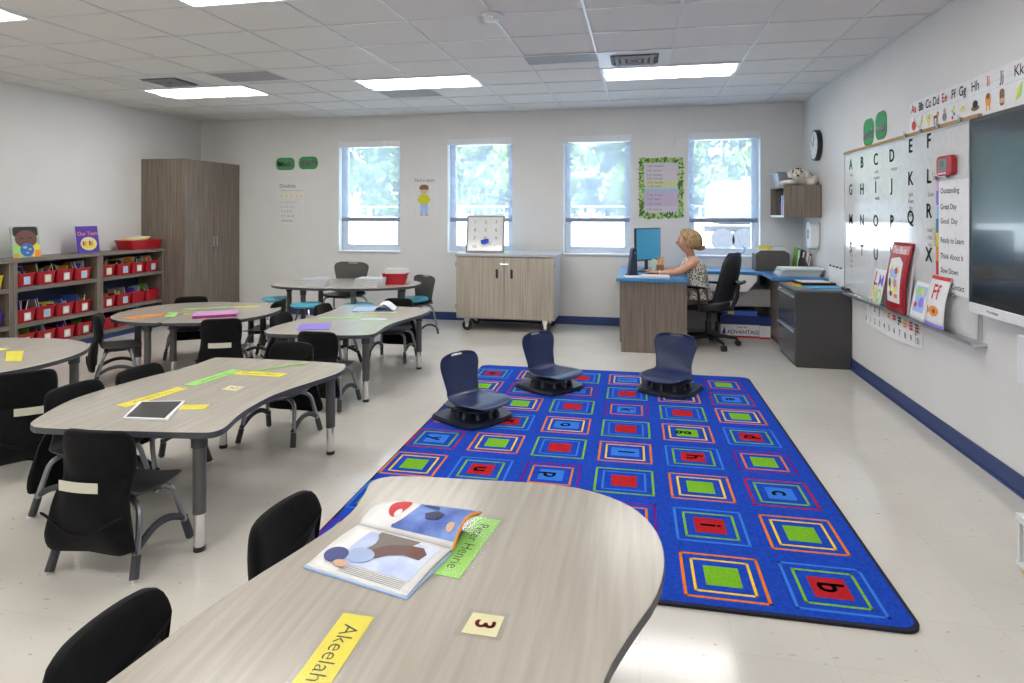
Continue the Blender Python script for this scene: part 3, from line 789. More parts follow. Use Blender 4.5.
def bin_books(x, y, z, where, n, rg, w_=.2):
    cols = rg.sample(BKC, n)
    for k, (cn, mt) in enumerate(cols):
        yy = (k - (n - 1) / 2) * (w_ * .72 / n)
        hh = rg.uniform(.13, .20); dd = rg.uniform(.15, .21); tx = rg.uniform(.10, .45); ty = rg.uniform(-.08, .08)
        m = M(); th = rg.uniform(.005, .011)
        m.box(-dd / 2, dd / 2, -th / 2, -th / 2 + .001, 0, hh, 0).box(-dd / 2, dd / 2, th / 2 - .001, th / 2, 0, hh, 0).box(-dd / 2, -dd / 2 + .001, -th / 2, th / 2, 0, hh, 0)
        m.box(-dd / 2 + .002, dd / 2 - .002, -th / 2 + .001, th / 2 - .001, .002, hh - .002, 1)
        o = m.obj('picture_book', [mt, WHITEP], loc=(x + .0, y + yy, z + .012), rot=(ty + rg.choice((-.3, -.12, .1, .25)), -tx * .35, rg.uniform(-.35, .35)))
        tag(o, '%s picture book in the %s' % (cn, where), 'book', 'picture books in the %s' % where)
rg = random.Random(3)
ORD = ['first', 'second', 'third', 'fourth']
for bi, rows in ((1, (4, 4, 4)), (2, (4, 4, 3))):
    y0, y1, nm = BAYS[bi]
    for ri, (z, rn) in enumerate(((.70, 'top'), (.345, 'middle'), (.10, 'bottom'))):
        z = (.699, .344, .099)[ri]
        for k in range(rows[ri]):
            yy = y0 + .05 + .11 + k * .218 + rg.uniform(-.008, .008)
            where = '%s bin on the %s shelf of the %s' % (ORD[k], rn, nm)
            bin_('red plastic book bin, ' + where.replace(' bin', ''), REDP, SX1 - .175 + rg.uniform(-.01, .008), yy, z, labcol=rg.choice([WHITEP, WHITEP, LBL, CRM]), lab=not (bi == 2 and ((ri == 1 and k > 1) or ri == 2)), rz=rg.uniform(-.04, .04))
            bin_books(SX1 - .185, yy, z, where, rg.choice((4, 5, 5)) if ri < 2 else 3, rg)
bin_('yellow plastic book bin on the top shelf of the left-edge bookcase', YELP, SX1 - .18, 4.74, .699)
bin_books(SX1 - .19, 4.74, .699, 'yellow bin of the left-edge bookcase', 2, rg)
bin_('purple plastic book bin on the middle shelf of the left-edge bookcase', PURP, SX1 - .18, 4.74, .344)
bin_books(SX1 - .19, 4.74, .344, 'purple bin of the left-edge bookcase', 4, rg)
# bin and books on top
bin_('red plastic bin lying lengthways on top of the right bookcase', REDP, XL + .20, 6.60, .981, .50, .26, .115, lab=False)
for k, (cn, mt) in enumerate((('yellow', YEL), ('orange', ORG), ('cream', CRM))):
    tag(M().box(-.09, .09, -.13, .13, 0, .008).obj('picture_book', mt, loc=(XL + .2 + .01 * k, 6.52 + .015 * k, .981 + .112 + .012 * k), rot=(.10, .05, .1 * k)), cn + ' picture book lying in the red bin on top of the right bookcase', 'book', 'books in the bin on the bookcase')
def cover_book(label, y, w_, h_, base, build):
    t = thing('picture_book', label, 'book', (XL + .22, y, .982), 0)
    T = Matrix.Rotation(R(-8), 4, 'Y')
    m = M().box(-.004, 0, -w_ / 2, w_ / 2, 0, h_, 0).box(-.016, -.012, -w_ / 2, w_ / 2, 0, h_, 0).box(-.016, 0, -w_ / 2 - .002, -w_ / 2, 0, h_, 0)
    m.obj('cover', base, t, rot=(0, R(-8), 0))
    M().box(-.012, -.004, -w_ / 2 + .003, w_ / 2 - .003, .003, h_ - .003).obj('pages', WHITEP, t, rot=(0, R(-8), 0))
    build(t, w_, h_)
    # easel behind
    M().tube([(-.05, -.03, 0), (-.03, -.03, h_ * .7), (-.05, -.03, 0)], .003, 6).tube([(-.012, .03, .0), (-.09, .03, 0)], .003, 6).obj('easel_wire', BLACK, t)
    return t
RB8 = (R(90), 0, R(90))
def sheet(par, name, mat, poly, off, rot=(0, R(-8), 0)):       # poly in (y,z) on a cover facing +x
    return M().prism(poly, off, off + .0006, axis='x').obj(name, mat, par, rot=rot)
def b1(t, w_, h_):
    sheet(t, 'printed_hair', BLACK, rrect(.26, .10, .03, cx=0, cy=h_ - .05), .0003)
    sheet(t, 'printed_face', SKINP, [(p[0], p[1]) for p in circ(.115, 22, 0, h_ * .60, .78)], .001)
    m = M()
    for s_ in (-1, 1): m.prism(circ(.018, 10, s_ * .045, h_ * .62, .35), .0018, .0024, axis='x')
    m.obj('printed_eyes', BLACK, t, rot=(0, R(-8), 0))
    sheet(t, 'printed_shirt_left', GRN, [(-.14, 0), (-.05, 0), (-.03, h_ * .40), (-.14, h_ * .42)], .0009)
    sheet(t, 'printed_shirt_right', YEL, [(.05, 0), (.14, 0), (.14, h_ * .42), (.03, h_ * .40)], .0009)
    sheet(t, 'printed_sleeve', ORG, [(.07, 0), (.14, 0), (.14, h_ * .24), (.08, h_ * .22)], .0015)
    sheet(t, 'printed_cuff', ORG, [(-.14, 0), (-.09, 0), (-.10, h_ * .12), (-.14, h_ * .14)], .0015)
    sheet(t, 'printed_globe', BLUI, circ(.072, 22, 0, h_ * .24, .95), .002)
    m = M()
    for a, b, r_ in ((-.02, .10, .022), (.03, .08, .018), (.0, .045, .016)): m.prism(circ(r_, 9, a, b, .6), .0028, .0032, axis='x')
    m.obj('printed_continents', GRN, t, rot=(0, R(-8), 0))
cover_book('picture book on the bookcase showing a child\'s face above a globe', 5.16, .285, .31, flat('cover_pale', (.45, .50, .42)), b1)
def b2(t, w_, h_):
    M().text('Our Team', .062, (.0008, 0, h_ - .085), 0, (0, 1, 0), (0, 0, 1)).obj('lettering', ORG, t, rot=(0, R(-8), 0))
    sheet(t, 'printed_glow', flat('pale_gold', (.80, .70, .45)), circ(.105, 24, 0, h_ * .34, .72), .0006)
    m = M()
    for k in range(6): m.prism(rrect(.022, .055 + .012 * (k % 2), .008, cx=-.068 + .027 * k, cy=h_ * .34), .0014, .002, k % 3, axis='x')
    m.obj('printed_children', [BRN, ORG, YEL], t, rot=(0, R(-8), 0))
    sheet(t, 'printed_banner', YEL, [(-.085, h_ * .17), (.085, h_ * .17), (.075, h_ * .27), (-.075, h_ * .27)], .0022)
cover_book('purple picture book with orange lettering standing on the bookcase', 5.88, .27, .30, PURD, b2)

CX1 = -5.62
t = thing('tall_cabinet', 'tall grey-brown two-door wooden cabinet in the left back corner', 'cabinet', ((XL + CX1) / 2, (6.85 + 7.945) / 2, 0))
hx = (CX1 - XL) / 2 - .004; hy = (7.945 - 6.85) / 2
M().box(-hx, hx - .02, -hy, hy, .0, 2.115).obj('body', WOODV, t, bevel=.002)
for s_ in (-1, 1):
    a, b = sorted((s_ * .0015, s_ * (hy - .002)))
    d = M().box(hx - .019, hx, a, b, .06, 2.112).obj('door', WOODV, t, bevel=.001)
    M().tube([(hx, s_ * .035, .98), (hx + .028, s_ * .035, .98), (hx + .028, s_ * .035, 1.10), (hx, s_ * .035, 1.10)], .005, 8).obj('handle', SILV, d, smooth=True)

# ============================================================ ROLLING CABINET + EASEL
rx0, rx1, ry0, ry1 = -2.185, -.985, 7.24, 7.83
t = thing('rolling_cabinet', 'pale striped two-door cabinet on casters below the windows', 'cabinet', ((rx0 + rx1) / 2, (ry0 + ry1) / 2, 0))
hx, hy = (rx1 - rx0) / 2, (ry1 - ry0) / 2
M().box(-hx + .012, hx - .012, -hy + .022, hy, .155, .905).obj('body', PALE, t, bevel=.002)
M().box(-hx + .004, -hx + .012, -hy + .02, hy, .155, .905).box(hx - .012, hx - .004, -hy + .02, hy, .155, .905).obj('side_edge', pm('cool_grey_laminate', (.45, .46, .50), .3), t)
M().box(-hx - .005, hx + .012, -hy - .01, hy + .006, .905, .937).obj('top', [pm('cool_grey_laminate', (.45, .46, .50), .3)], t, bevel=.004)
for s_ in (-1, 1):
    a, b = sorted((s_ * .003, s_ * (hx - .006)))
    d = M().box(a, b, -hy, -hy + .02, .165, .893).obj('door', PALE, t, bevel=.002)
    q = M().prism(rrect(.03, .11, .012, cx=s_ * .09, cy=.70), -hy - .004, -hy + .001, axis='y'); q.obj('recessed_pull', BLACK, d)
    for z in (.27, .78): M().box(s_ * (hx + .0) - .006, s_ * hx + .006, -hy - .003, -hy + .012, z, z + .055).obj('hinge', SILVER, d, bevel=.002)
M().tube([(-.05, -hy - .004, .815), (.05, -hy - .004, .815)], .003, 6).obj('lock_bar', CHROME, t)
for sx in (-1, 1):
    for sy in (-1, 1):
        x, y = sx * (hx - .12), sy * (hy - .08)
        c = M().prism([(x - .035, .155), (x + .035, .155), (x + .022, .075), (x - .012, .06), (x - .02, .09)], y - .024, y + .024, axis='y').obj('caster', CHROME, t, bevel=.003)
        M().tube([(x + .005, y - .018, .062), (x + .005, y + .018, .062)], .062, 20).obj('wheel', BLACK, c, smooth=True)
        M().tube([(x + .005, y - .034, .062), (x + .005, y + .034, .062)], .02, 14).obj('axle', CHROME, c, smooth=True)
t = thing('easel_board', 'small silver-framed tabletop whiteboard with numbers, standing on the rolling cabinet', 'whiteboard', (-1.885, 7.48, .938), R(4))
LX = R(-13)
M().prism(rrect(.46, .44, .02, cx=0, cy=.23), -.006, .006, axis='y').obj('board', WHB, t, rot=(LX, 0, 0))
m = M()
for a in ((-.24, -.22, -.01, .01, 0, .465), (.22, .24, -.01, .01, 0, .465), (-.22, .22, -.01, .01, 0, .02), (-.22, .22, -.01, .01, .445, .465)): m.box(*a)
m.obj('frame', pm('easel_frame_grey', (.25, .24, .23), .4), t, rot=(LX, 0, 0), bevel=.003)
m = M()
for k, ch in enumerate('123456789'): m.text(ch, .06, (-.135 + .135 * (k % 3), -.0068, .385 - .105 * (k // 3)))
m.text('10', .055, (-.135, -.0068, .07)).text('11 12', .03, (.09, -.0068, .09))
m.obj('numbers', INKG, t, rot=(LX, 0, 0))
M().box(-.22, .22, .19, .20, 0, .43).obj('rear_board', WHITE, t, rot=(R(12), 0, 0))
tag(M().box(-.05, .05, -.022, 0, -.024, .024).obj('eraser', flat('royal_blue_felt', (.015, .07, .55), .8), loc=(-1.875, 7.454, 1.075), rot=(LX, R(-14), R(4)), bevel=.006), 'blue felt eraser stuck to the numbered tabletop whiteboard', 'eraser')

# ============================================================ TEACHER DESK
BTOP = pm('blue_laminate', (.055, .22, .48), .28, spec=.5, noise=.05)
t = thing('teacher_desk', 'U-shaped teacher desk with bright blue top and grey-brown wood panels', 'desk', (.8, 7.2, 0))
dx, dy = .8, 7.2
top = [(-.24, 6.46), (.48, 6.46), (.49, 7.46), (1.28, 7.46), (1.34, 7.36), (1.34, 6.87), (1.885, 6.87), (1.885, 7.93), (-.24, 7.93)]
M().prism([(x - dx, y - dy) for x, y in top], .725, .76).obj('desktop', BTOP, t, bevel=.006)
M().box(-.19 - dx, .465 - dx, 6.485 - dy, 6.51 - dy, 0, .724).obj('front_panel', WOODV, t, bevel=.002)
M().box(-.205 - dx, -.18 - dx, 6.51 - dy, 7.90 - dy, .10, .724).obj('side_panel', WOODV, t, bevel=.002)
M().box(-.10 - dx, .30 - dx, 7.35 - dy, 7.90 - dy, .02, .724).obj('inner_pedestal', WOODV, t, bevel=.002)
p_ = M().box(1.45 - dx, 1.885 - dx, 6.88 - dy, 7.90 - dy, .06, .724).obj('right_pedestal', WOODV, t, bevel=.002)
M().prism(rrect(.05, .10, .02, cx=7.02 - dy, cy=.22), 1.444 - dx, 1.451 - dx, axis='x').obj('grommet', BLACK, p_)
M().box(1.47 - dx, 1.87 - dx, 6.90 - dy, 7.88 - dy, 0, .06).obj('toe_kick', BLACK, t)
M().prism([(.50 - dx, .53), (1.20 - dx, .53), (1.30 - dx, .66), (1.30 - dx, .722), (.50 - dx, .722)], 7.47 - dy, 7.485 - dy, axis='y').obj('glare_panel', flat('glare_white', (.85, .85, .85), .35), t)  # white board added to stand for bright window glare beneath the desktop
M().box(.50 - dx, 1.449 - dx, 7.50 - dy, 7.525 - dy, .36, .555).obj('modesty_panel', flat('grey_laminate', (.30, .30, .29), .4), t, bevel=.002)
M().prism([(7.60 - dy, .722), (7.86 - dy, .722), (7.86 - dy, .56), (7.80 - dy, .57), (7.68 - dy, .64)], 1.405 - dx, 1.44 - dx, axis='x').obj('corner_gusset', BOOT, t, bevel=.004)

# file cabinet
t = thing('file_cabinet', 'dark grey two-drawer lateral filing cabinet against the right wall', 'filing cabinet', (1.645, 6.51, 0))
FC = pm('charcoal_metal', (.062, .060, .062), .38, metal=.2); FCF = pm('charcoal_metal_drawer', (.10, .105, .125), .25, metal=.35)
M().box(-.225, .24, -.345, .345, 0, .70).obj('body', FC, t, bevel=.004)
M().box(-.235, .24, -.35, .35, .70, .718).obj('top', pm('charcoal_top', (.16, .165, .19), .3), t, bevel=.003)
for z in (.04, .365):
    d = M().box(-.243, -.226, -.34, .34, z, z + .318).obj('drawer', FCF, t, bevel=.003)
    M().box(-.262, -.243, -.33, .33, z + .275, z + .292).obj('pull', SILV, d, bevel=.004)
M().cyl((-.245, .28, .66), (-.25, .28, .66), .011, n=14).obj('lock', CHROME, t)

# things on the filing cabinet
def flatstack(name, label, cat, x, y, z, w_, d_, h_, mats, rz=0, n=1, group=None):
    m = M(); r2 = random.Random(len(label))
    for k in range(n):
        ox, oy = r2.uniform(-.006, .006), r2.uniform(-.006, .006)
        m.box(-w_ / 2 + ox, w_ / 2 + ox, -d_ / 2 + oy, d_ / 2 + oy, h_ * k / n, h_ * (k + .9) / n, k % len(mats))
    return tag(m.obj(name, mats, loc=(x, y, z), rot=(0, 0, rz)), label, cat, group)
t = thing('binder', 'black binder with white sheet lying at the back of the filing cabinet', 'binder', (1.70, 6.72, .719), .1)
M().box(-.16, .17, -.13, .13, 0, .022).obj('cover', BLACK, t, bevel=.003); M().box(-.14, .13, -.11, .115, .0225, .0265).obj('sheet', WHITEP, t)
t = thing('tablet_folder', 'light blue folder lying on the filing cabinet', 'folder', (1.70, 6.36, .719), .15)
M().box(-.15, .17, -.09, .09, 0, .006).obj('cover', flat('sky_blue', (.08, .42, .72)), t); M().box(-.14, .172, -.085, .085, .0062, .008).obj('flap', flat('sky_blue', (.08, .42, .72)), t); 
tag(M().lathe([(.028, 0), (.03, .006), (.024, .012), (0, .013)], 16).obj('tape_roll', ORG, loc=(1.475, 6.66, .719)), 'orange roll of tape on the front edge of the filing cabinet', 'tape')
tag(M().box(-.035, .035, -.03, .03, 0, .01).box(-.03, .03, -.026, .026, .01, .013, 1).obj('sticky_notes', [YEL, ORG], loc=(1.50, 6.54, .719)), 'small yellow pad of sticky notes on the filing cabinet', 'sticky notes')
tag(M().prism(rrect(.05, .03, .01), 0, .012).obj('clip_box', YEL, loc=(1.50, 6.42, .719)), 'little yellow clip box on the filing cabinet', 'box')

# organizer, stack, upright binders on the desk's right corner
t = thing('file_organizer', 'brown desktop file organizer full of papers in the desk corner', 'organizer', (1.50, 7.72, .761))
OB_ = flat('dark_brown_plastic', (.10, .085, .075), .5)
M().prism([(-.19, 0), (.17, 0), (.17, .20), (.12, .235), (-.14, .235), (-.19, .20)], -.14, -.132, axis='y').obj('front_panel', OB_, t, bevel=.003)
M().box(-.19, -.182, -.14, .14, 0, .19).box(.162, .17, -.14, .14, 0, .19).box(-.19, .17, -.14, .14, 0, .008).obj('tray', OB_, t)
for k, (mt, h_) in enumerate(((WHITEP, .25), (YEL, .29), (WHITEP, .27), (LBL, .28), (WHITEP, .26))):
    M().box(-.165 + .02 * (k % 2), (.0 if mt is YEL else .15), -.10 + .045 * k, -.094 + .045 * k, .01, h_).obj('paper', mt, t)
for k, (cn, mt, a, x) in enumerate((('green', DGRN, .10, 1.735), ('black', BLACK, .14, 1.775), ('white', WHITEP, .18, 1.815), ('red', REDP, .2, 1.84))):
    o = M().box(-.012, .012, -.10, .10, 0, .27 - .02 * k, 0).box(-.009, .009, -.101, -.095, .01, .25 - .02 * k, 1).obj('desk_binder', [mt, WHITEP], loc=(x, 7.62, .761), rot=(0, a, 0))
    tag(o, cn + ' binder leaning upright in the back corner of the blue desk', 'binder', 'binders in the desk corner')
t = thing('phone', 'dark desk phone leaning at the back corner of the blue desk', 'phone', (1.79, 7.44, .761), -.5)
M().prism([(-.07, 0), (.05, 0), (.05, .05), (-.02, .17), (-.045, .16)], -.045, .045, axis='y').obj('body', BLACK, t, bevel=.006)
M().box(-.05, -.045, -.03, .03, .06, .12).obj('screen', LBL, t, rot=(0, .35, 0))
for k, (mt, cn) in enumerate(((WHITEP, 'white'), (PAPERB, 'off-white'), (flat('pale_green', (.45, .58, .50)), 'pale green'), (WHITEP, 'topmost white'))):
    flatstack('workbook_stack', cn + ' workbook bundle in the stack on the right wing of the desk', 'papers', 1.64 + .01 * k, 7.14 - .01 * k, .761 + .022 * k, .40, .26, .021, [mt], .03 * k, 3, 'papers stacked on the desk')

# copy paper boxes
DBLUE = flat('box_blue', (.012, .03, .16), .6)
def paper_box(label, x, y, z, w_, rz, txt=True):
    t = thing('paper_box', label, 'box', (x, y, z), rz, 'copy paper boxes under the desk')
    M().box(-w_ / 2, w_ / 2, -.14, .14, 0, .155, 0).box(-w_ / 2 - .001, w_ / 2 + .001, -.141, .141, .0, .022, 1).obj('carton', [WHITEP, REDP], t)
    M().box(-w_ / 2 - .006, w_ / 2 + .006, -.147, .147, .15, .25).obj('lid', DBLUE, t, bevel=.002)
    if txt:
        M().text('ADVANTAGE', .062, (.045, -.1415, .062)).obj('lettering', DBLUE, t)
        M().prism([(-.20, .04), (-.165, .125), (-.155, .04)], -.1418, -.141, axis='y').obj('emblem', DBLUE, t)
        M().text('Bright white', .022, (.03, -.1415, .12)).obj('small_lettering', REDP, t)
    return t
b = paper_box('white copy paper box with blue lid and dark slanted lettering under the desk', 1.12, 7.90 - .26, 0, .42, 0)
tag(M().box(-.19, .19, -.12, .12, 0, .06).box(-.13, -.06, -.121, -.12, .015, .045, 1).box(-.19, .19, -.1205, -.12, 0, .05, 2).obj('ream_tray', [DBLUE, YEL, BLUI], loc=(1.12, 7.64, .251)), 'blue ream of paper on top of the larger paper box under the desk', 'ream')
paper_box('white and blue copy paper box standing end-on beside the desk pedestal', 1.385, 7.60, 0, .115, 0, False)

# computer
t = thing('monitor', 'black computer monitor with glowing blue screen on the teacher desk', 'monitor', (.09, 7.26, .761), R(53))
# local: screen faces -y
M().prism(rrect(.25, .17, .03), 0, .012).obj('foot', BLACK, t, bevel=.003)
M().box(-.022, .022, .015, .035, .01, .26).obj('stand', BLACK, t, bevel=.004)
MH = M().box(-.235, .235, -.005, .018, .125, .495).obj('bezel', BLACK, t, bevel=.004)
M().box(-.222, .222, -.0065, -.005, .14, .482).obj('screen', pm('screen_blue', (.02, .10, .2), .3, emit=(.05, .30, .46), estr=.30), t)
M().tube(catmull([(.02, .03, .14), (.06, .06, .06), (.03, .09, .02), (-.05, .1, .005)], 6), .004, 6).obj('cable', BLACK, t)
t = thing('desktop_speaker', 'slim black speaker tower standing left of the monitor', 'speaker', (-.085, 6.80, .761), R(20))
M().prism([(-.045, 0), (.05, 0), (.042, .28), (.018, .30), (-.006, .28)], -.05, .05, axis='y').obj('body', pm('blue_black_plastic', (.012, .02, .05), .3), t, bevel=.012)
M().prism(rrect(.13, .12, .03), 0, .012).obj('base', BLACK, t, bevel=.003); M().ball((.02, -.051, .24), .006, 5).obj('power_light', LBL, t)
t = thing('pencil_cup', 'brown cup full of yellow pencils beside the monitor', 'cup', (.215, 6.98, .761))
M().lathe([(.034, 0), (.041, .10), (.038, .10), (.031, .006), (0, .006)], 20).obj('cup', flat('tan_cup', (.28, .17, .10)), t, smooth=True)
r2 = random.Random(5)
for k in range(11):
    a = r2.uniform(0, 6.28); q = r2.uniform(.006, .028); l = r2.uniform(.15, .19)
    b0 = Vector((q * .4 * math.cos(a), q * .4 * math.sin(a), .01)); b1_ = Vector((q * 1.7 * math.cos(a), q * 1.7 * math.sin(a), l))
    tag(M().tube([b0, b1_], .0042, 6).tube([b1_, b1_ + (b1_ - b0).normalized() * .012], [.0042, .0008], 6, 1).obj('pencil', [flat('pencil_yellow', (.80, .42, .03)), TANP], loc=(.215, 6.98, .761)), 'yellow pencil standing in the brown cup on the desk', 'pencil', 'pencils in the cup')
tag(M().box(-.02, .02, -.004, .004, 0, .16).obj('tag_card', flat('mint', (.55, .75, .55)), loc=(.145, 6.99, .765), rot=(.1, 0, 0)), 'pale green card standing beside the pencil cup', 'card')
t = thing('keyboard', 'black computer keyboard under the woman\'s hand on the desk', 'keyboard', (.13, 6.80, .761), R(78))
M().box(-.2, .2, -.065, .065, 0, .014).obj('base', BLACK, t, bevel=.004)
m = M()
for r_ in range(5):
    for c_ in range(14): m.box(-.19 + c_ * .027, -.167 + c_ * .027, -.058 + r_ * .0235, -.038 + r_ * .0235, .014, .019)
m.obj('keys', BOOT, t)
t = thing('notebook_stack', 'white stack of papers near the front edge of the blue desk', 'papers', (.15, 6.62, .761), .02)
M().box(-.15, .15, -.06, .06, 0, .012).obj('lower_sheets', PAPERB, t); M().box(-.14, .145, -.055, .06, .0125, .022).obj('upper_sheets', WHITEP, t)
tag(M().box(-.10, .10, -.10, .10, 0, .002).obj('loose_sheet', WHITEP, loc=(-.06, 6.66, .7612), rot=(0, 0, .2)), 'white loose sheet at the front left of the blue desk', 'paper')
tag(M().box(-.06, .06, -.05, .05, 0, .03).box(-.05, .05, -.045, -.02, .03, .034, 1).obj('stapler_box', [BLACK, BOOT], loc=(.37, 7.30, .761), rot=(.15, 0, .3), bevel=.004), 'small black device lying behind the keyboard on the blue desk', 'device')

# ============================================================ TASK CHAIR
t = thing('task_chair', 'black mesh-back office chair on casters behind the seated woman', 'office chair', (.72, 7.0, 0), R(60))
# local +y = facing direction
MESHB = pm('black_mesh', (.012, .014, .02), .5, bump=.4, bscale=400)
for k in range(5):
    a = R(18 + 72 * k); c, s_ = math.cos(a), math.sin(a)
    l = M().tube([(c * .03, s_ * .03, .115), (c * .18, s_ * .18, .10), (c * .30, s_ * .30, .078)], [.024, .02, .014], 8).obj('base_arm', BLACK, t, smooth=True)
    M().tube([(c * .31 - s_ * .022, s_ * .31 + c * .022, .032), (c * .31 + s_ * .022, s_ * .31 - c * .022, .032)], .032, 16).cyl((c * .305, s_ * .305, .05), (c * .305, s_ * .305, .085), .009).obj('caster', BLACK, l, smooth=True)
M().cyl((0, 0, .10), (0, 0, .26), .03).cyl((0, 0, .26), (0, 0, .38), .018).obj('gas_lift', BLACK, t, smooth=True)
M().box(-.09, .09, -.12, .10, .37, .405).obj('mechanism', BLACK, t, bevel=.012)
sp = chaikin([(-.22, -.20), (.22, -.20), (.25, 0), (.235, .22), (.12, .26), (-.12, .26), (-.235, .22), (-.25, 0)], 2)
M().loft([[(x * k, y * k, z) for x, y in sp] for k, z in ((.90, .405), (1.0, .42), (1.0, .455), (.93, .475), (.6, .478))]).obj('seat', pm('black_fabric', (.015, .015, .02), .8), t, smooth=True)
def cb(u, v):
    w_ = .235 * (1 - .25 * v ** 3) * (1 - .75 * max(0, v - .86) / .14 * .6); x = (u * 2 - 1)
    y = -.23 - .07 * math.sin(PI * v * .9) * .6 - .10 * v * v + .07 * x * x
    return (x * w_, y, .50 + .50 * v)
M().grid(cb, 12, 14).obj('backrest', MESHB, t, smooth=2, solid=.022)
fr = [cb(0, v / 10) for v in range(11)] + [cb(u / 6, 1) for u in range(1, 6)] + [cb(1, 1 - v / 10) for v in range(11)]
M().tube(fr, .014, 8).obj('back_frame', BLACK, t, smooth=True)
M().tube([(0, -.10, .385), (0, -.26, .42), (0, -.315, .55), (0, -.33, .72)], .022, 8).obj('spine', BLACK, t, smooth=True)
M().tube([(-.12, -.345, .70), (0, -.36, .70), (.12, -.345, .70)], .02, 8).obj('lumbar_bar', BLACKG, t, smooth=True)
for s_ in (-1, 1):
    a_ = M().tube(catmull([(s_ * .16, -.02, .40), (s_ * .28, -.03, .42), (s_ * .295, -.03, .55), (s_ * .285, -.01, .64)], 5), .016, 8).obj('armrest_post', BLACK, t, smooth=True)
    M().prism(rrect(.08, .23, .035, cx=s_ * .28, cy=.02), .64, .665).obj('armrest_pad', BLACKG, a_, bevel=.01)
t = thing('jacket_hook', 'small curved white and blue strap hanging from the top of the office chair', 'strap', (1.0, 6.87, .985))
M().tube(catmull([(-.01, -.02, .0), (.02, -.02, .02), (.05, -.03, .03), (.07, -.04, .07), (.06, -.04, .09)], 6), .010, 8).obj('strap_loop', LBL, t, smooth=True); M().ball((.06, -.04, .09), .012, 6).obj('tip', WHITE, t)

# ============================================================ RIGHT WALL
def wall_r(name, label, cat, y, z, off=0, group=None): return thing(name, label, cat, (XR - .001 - off, y, z), R(-90), group)
def wall_b(name, label, cat, x, z, off=0, group=None): return thing(name, label, cat, (x, YB - .001 - off, z), 0, group)
# whiteboard: centre y 5.05, spans 3.78..6.32
wy0, wy1, wz0, wz1 = 3.98, 6.32, .725, 1.96
t = wall_r('whiteboard', 'long wall whiteboard with alphabet letters and handwriting on the right wall', 'whiteboard', (wy0 + wy1) / 2, wz0)
hw = (wy1 - wy0) / 2; hh = wz1 - wz0
M().box(-hw, hw, -.014, 0, 0, hh).obj('board', WHB, t)
m = M()
m.box(-hw - .012, -hw, -.02, 0, -.01, hh + .012).box(hw, hw + .012, -.02, 0, -.01, hh + .012)
m.obj('frame_side', SILV, t)
M().box(-hw, hw, -.02, 0, hh, hh + .012).obj('frame_top', SILV, t)
M().box(-hw - .012, hw + .012, -.026, 0, hh + .012, hh + .034).obj('cork_rail', pm('cork', (.42, .26, .12), .85, noise=.25, nscale=90), t)
def ly(y): return (wy0 + wy1) / 2 - y
LETY = [6.16, 5.87, 5.55, 5.22, 4.885, 4.60]
LET = [('ABCDEF', [1.865, 1.862, 1.86, 1.862, 1.90, 1.905]), ('GHIJKL', [1.635, 1.63, 1.635, 1.64, 1.67, 1.67]), ('MNOPQR', [1.365, 1.362, 1.36, 1.36, 1.395, 1.44]), ('STUVWX', [1.11, 1.10, 1.09, 1.12, 1.16, 1.15])]
GDK = flat('dark_green_letter', (.012, .06, .03)); GMD = flat('green_letter', (.03, .15, .06))
for row, zs in LET:
    for k, ch in enumerate(row):
        z = zs[k] - wz0
        o = (ly(LETY[k]), -.0152, z)
        M().text(ch, .135, o).text(ch, .135, (o[0] + .003, -.0153, z)).text(ch, .135, (o[0] - .003, -.0153, z + .002)).obj('letter', GMD if (ch in 'ABGHI') else GDK, t)
for st, y, z in (('about', 6.14, 1.775), ('color\ncousins', 5.53, 1.74), ('doctor', 5.17, 1.765), ('inside', 5.52, 1.55), ('Jack\nKeats\nfan\nkind', 4.88, 1.49), ('Luna', 4.57, 1.555), ('read\nride\nrun', 4.585, 1.27), ('said\nstop\nsee', 6.14, 1.0)):
    M().text(st, .042, (ly(y), -.0152, z - wz0), lead=1.15).obj('handwriting', INKG, t)
tr = M().prism([(-.085, -.03), (-.085, -.012), (-.07, -.022), (0, -.022), (0, -.04), (-.07, -.042)], -hw - .01, hw + .06, axis="x")
# pen tray (profile in y-z, run along x)
tr.obj('pen_tray', SILV, t, bevel=.002)
# clips / magnets
def clip(label, y, z, first=[None]):
    if first[0]: return dup(first[0], (XR - .028, y, z), None, label)
    t = thing('binder_clip', label, 'clip', (XR - .028, y, z), R(-90), 'clips on the whiteboard')
    M().prism([(-.018, -.012), (.018, -.012), (.012, .014), (-.012, .014)], -.012, 0, axis='y').obj('clamp', SILVER, t, bevel=.002)
    M().tube([(-.010, -.012, .01), (-.012, -.016, .03), (.012, -.016, .03), (.010, -.012, .01)], .002, 6).obj('wire', CHROME, t)
    first[0] = t; return t
for lb, y, z in (('clip on the cork rail above the letter E', 4.93, 1.985), ('clip on the cork rail above the letter F', 4.68, 1.985), ('third clip along the cork rail, above the red timer', 4.43, 1.985), ('fourth clip on the cork rail, beside the television', 4.15, 1.985),
                 ('left clip at the top of the behaviour chart', 4.467, 1.655), ('right clip at the top of the behaviour chart', 4.324, 1.66), ('left clip at the bottom of the behaviour chart', 4.44, .945), ('right clip at the bottom of the behaviour chart', 4.24, .935)):
    clip('silver binder ' + lb, y, z)
# red timer
t = wall_r('timer', 'red digital classroom timer stuck high on the whiteboard', 'timer', 4.32, 1.725, .016)
M().prism(rrect(.20, .125, .03), -.032, 0, axis='y').obj('case', REDP, t, bevel=.006)
M().prism(rrect(.105, .075, .008, cx=-.012, cy=.008), -.034, -.032, axis='y').obj('display', flat('lcd_grey', (.20, .24, .22), .25), t)
for k in range(3): M().prism(rrect(.025, .010, .004, cx=-.05 + .035 * k, cy=-.047), -.036, -.032, axis='y').obj('button', WHITE, t)
M().text('00', .05, (-.012, -.0345, .008)).obj('digits', BLACK, t)
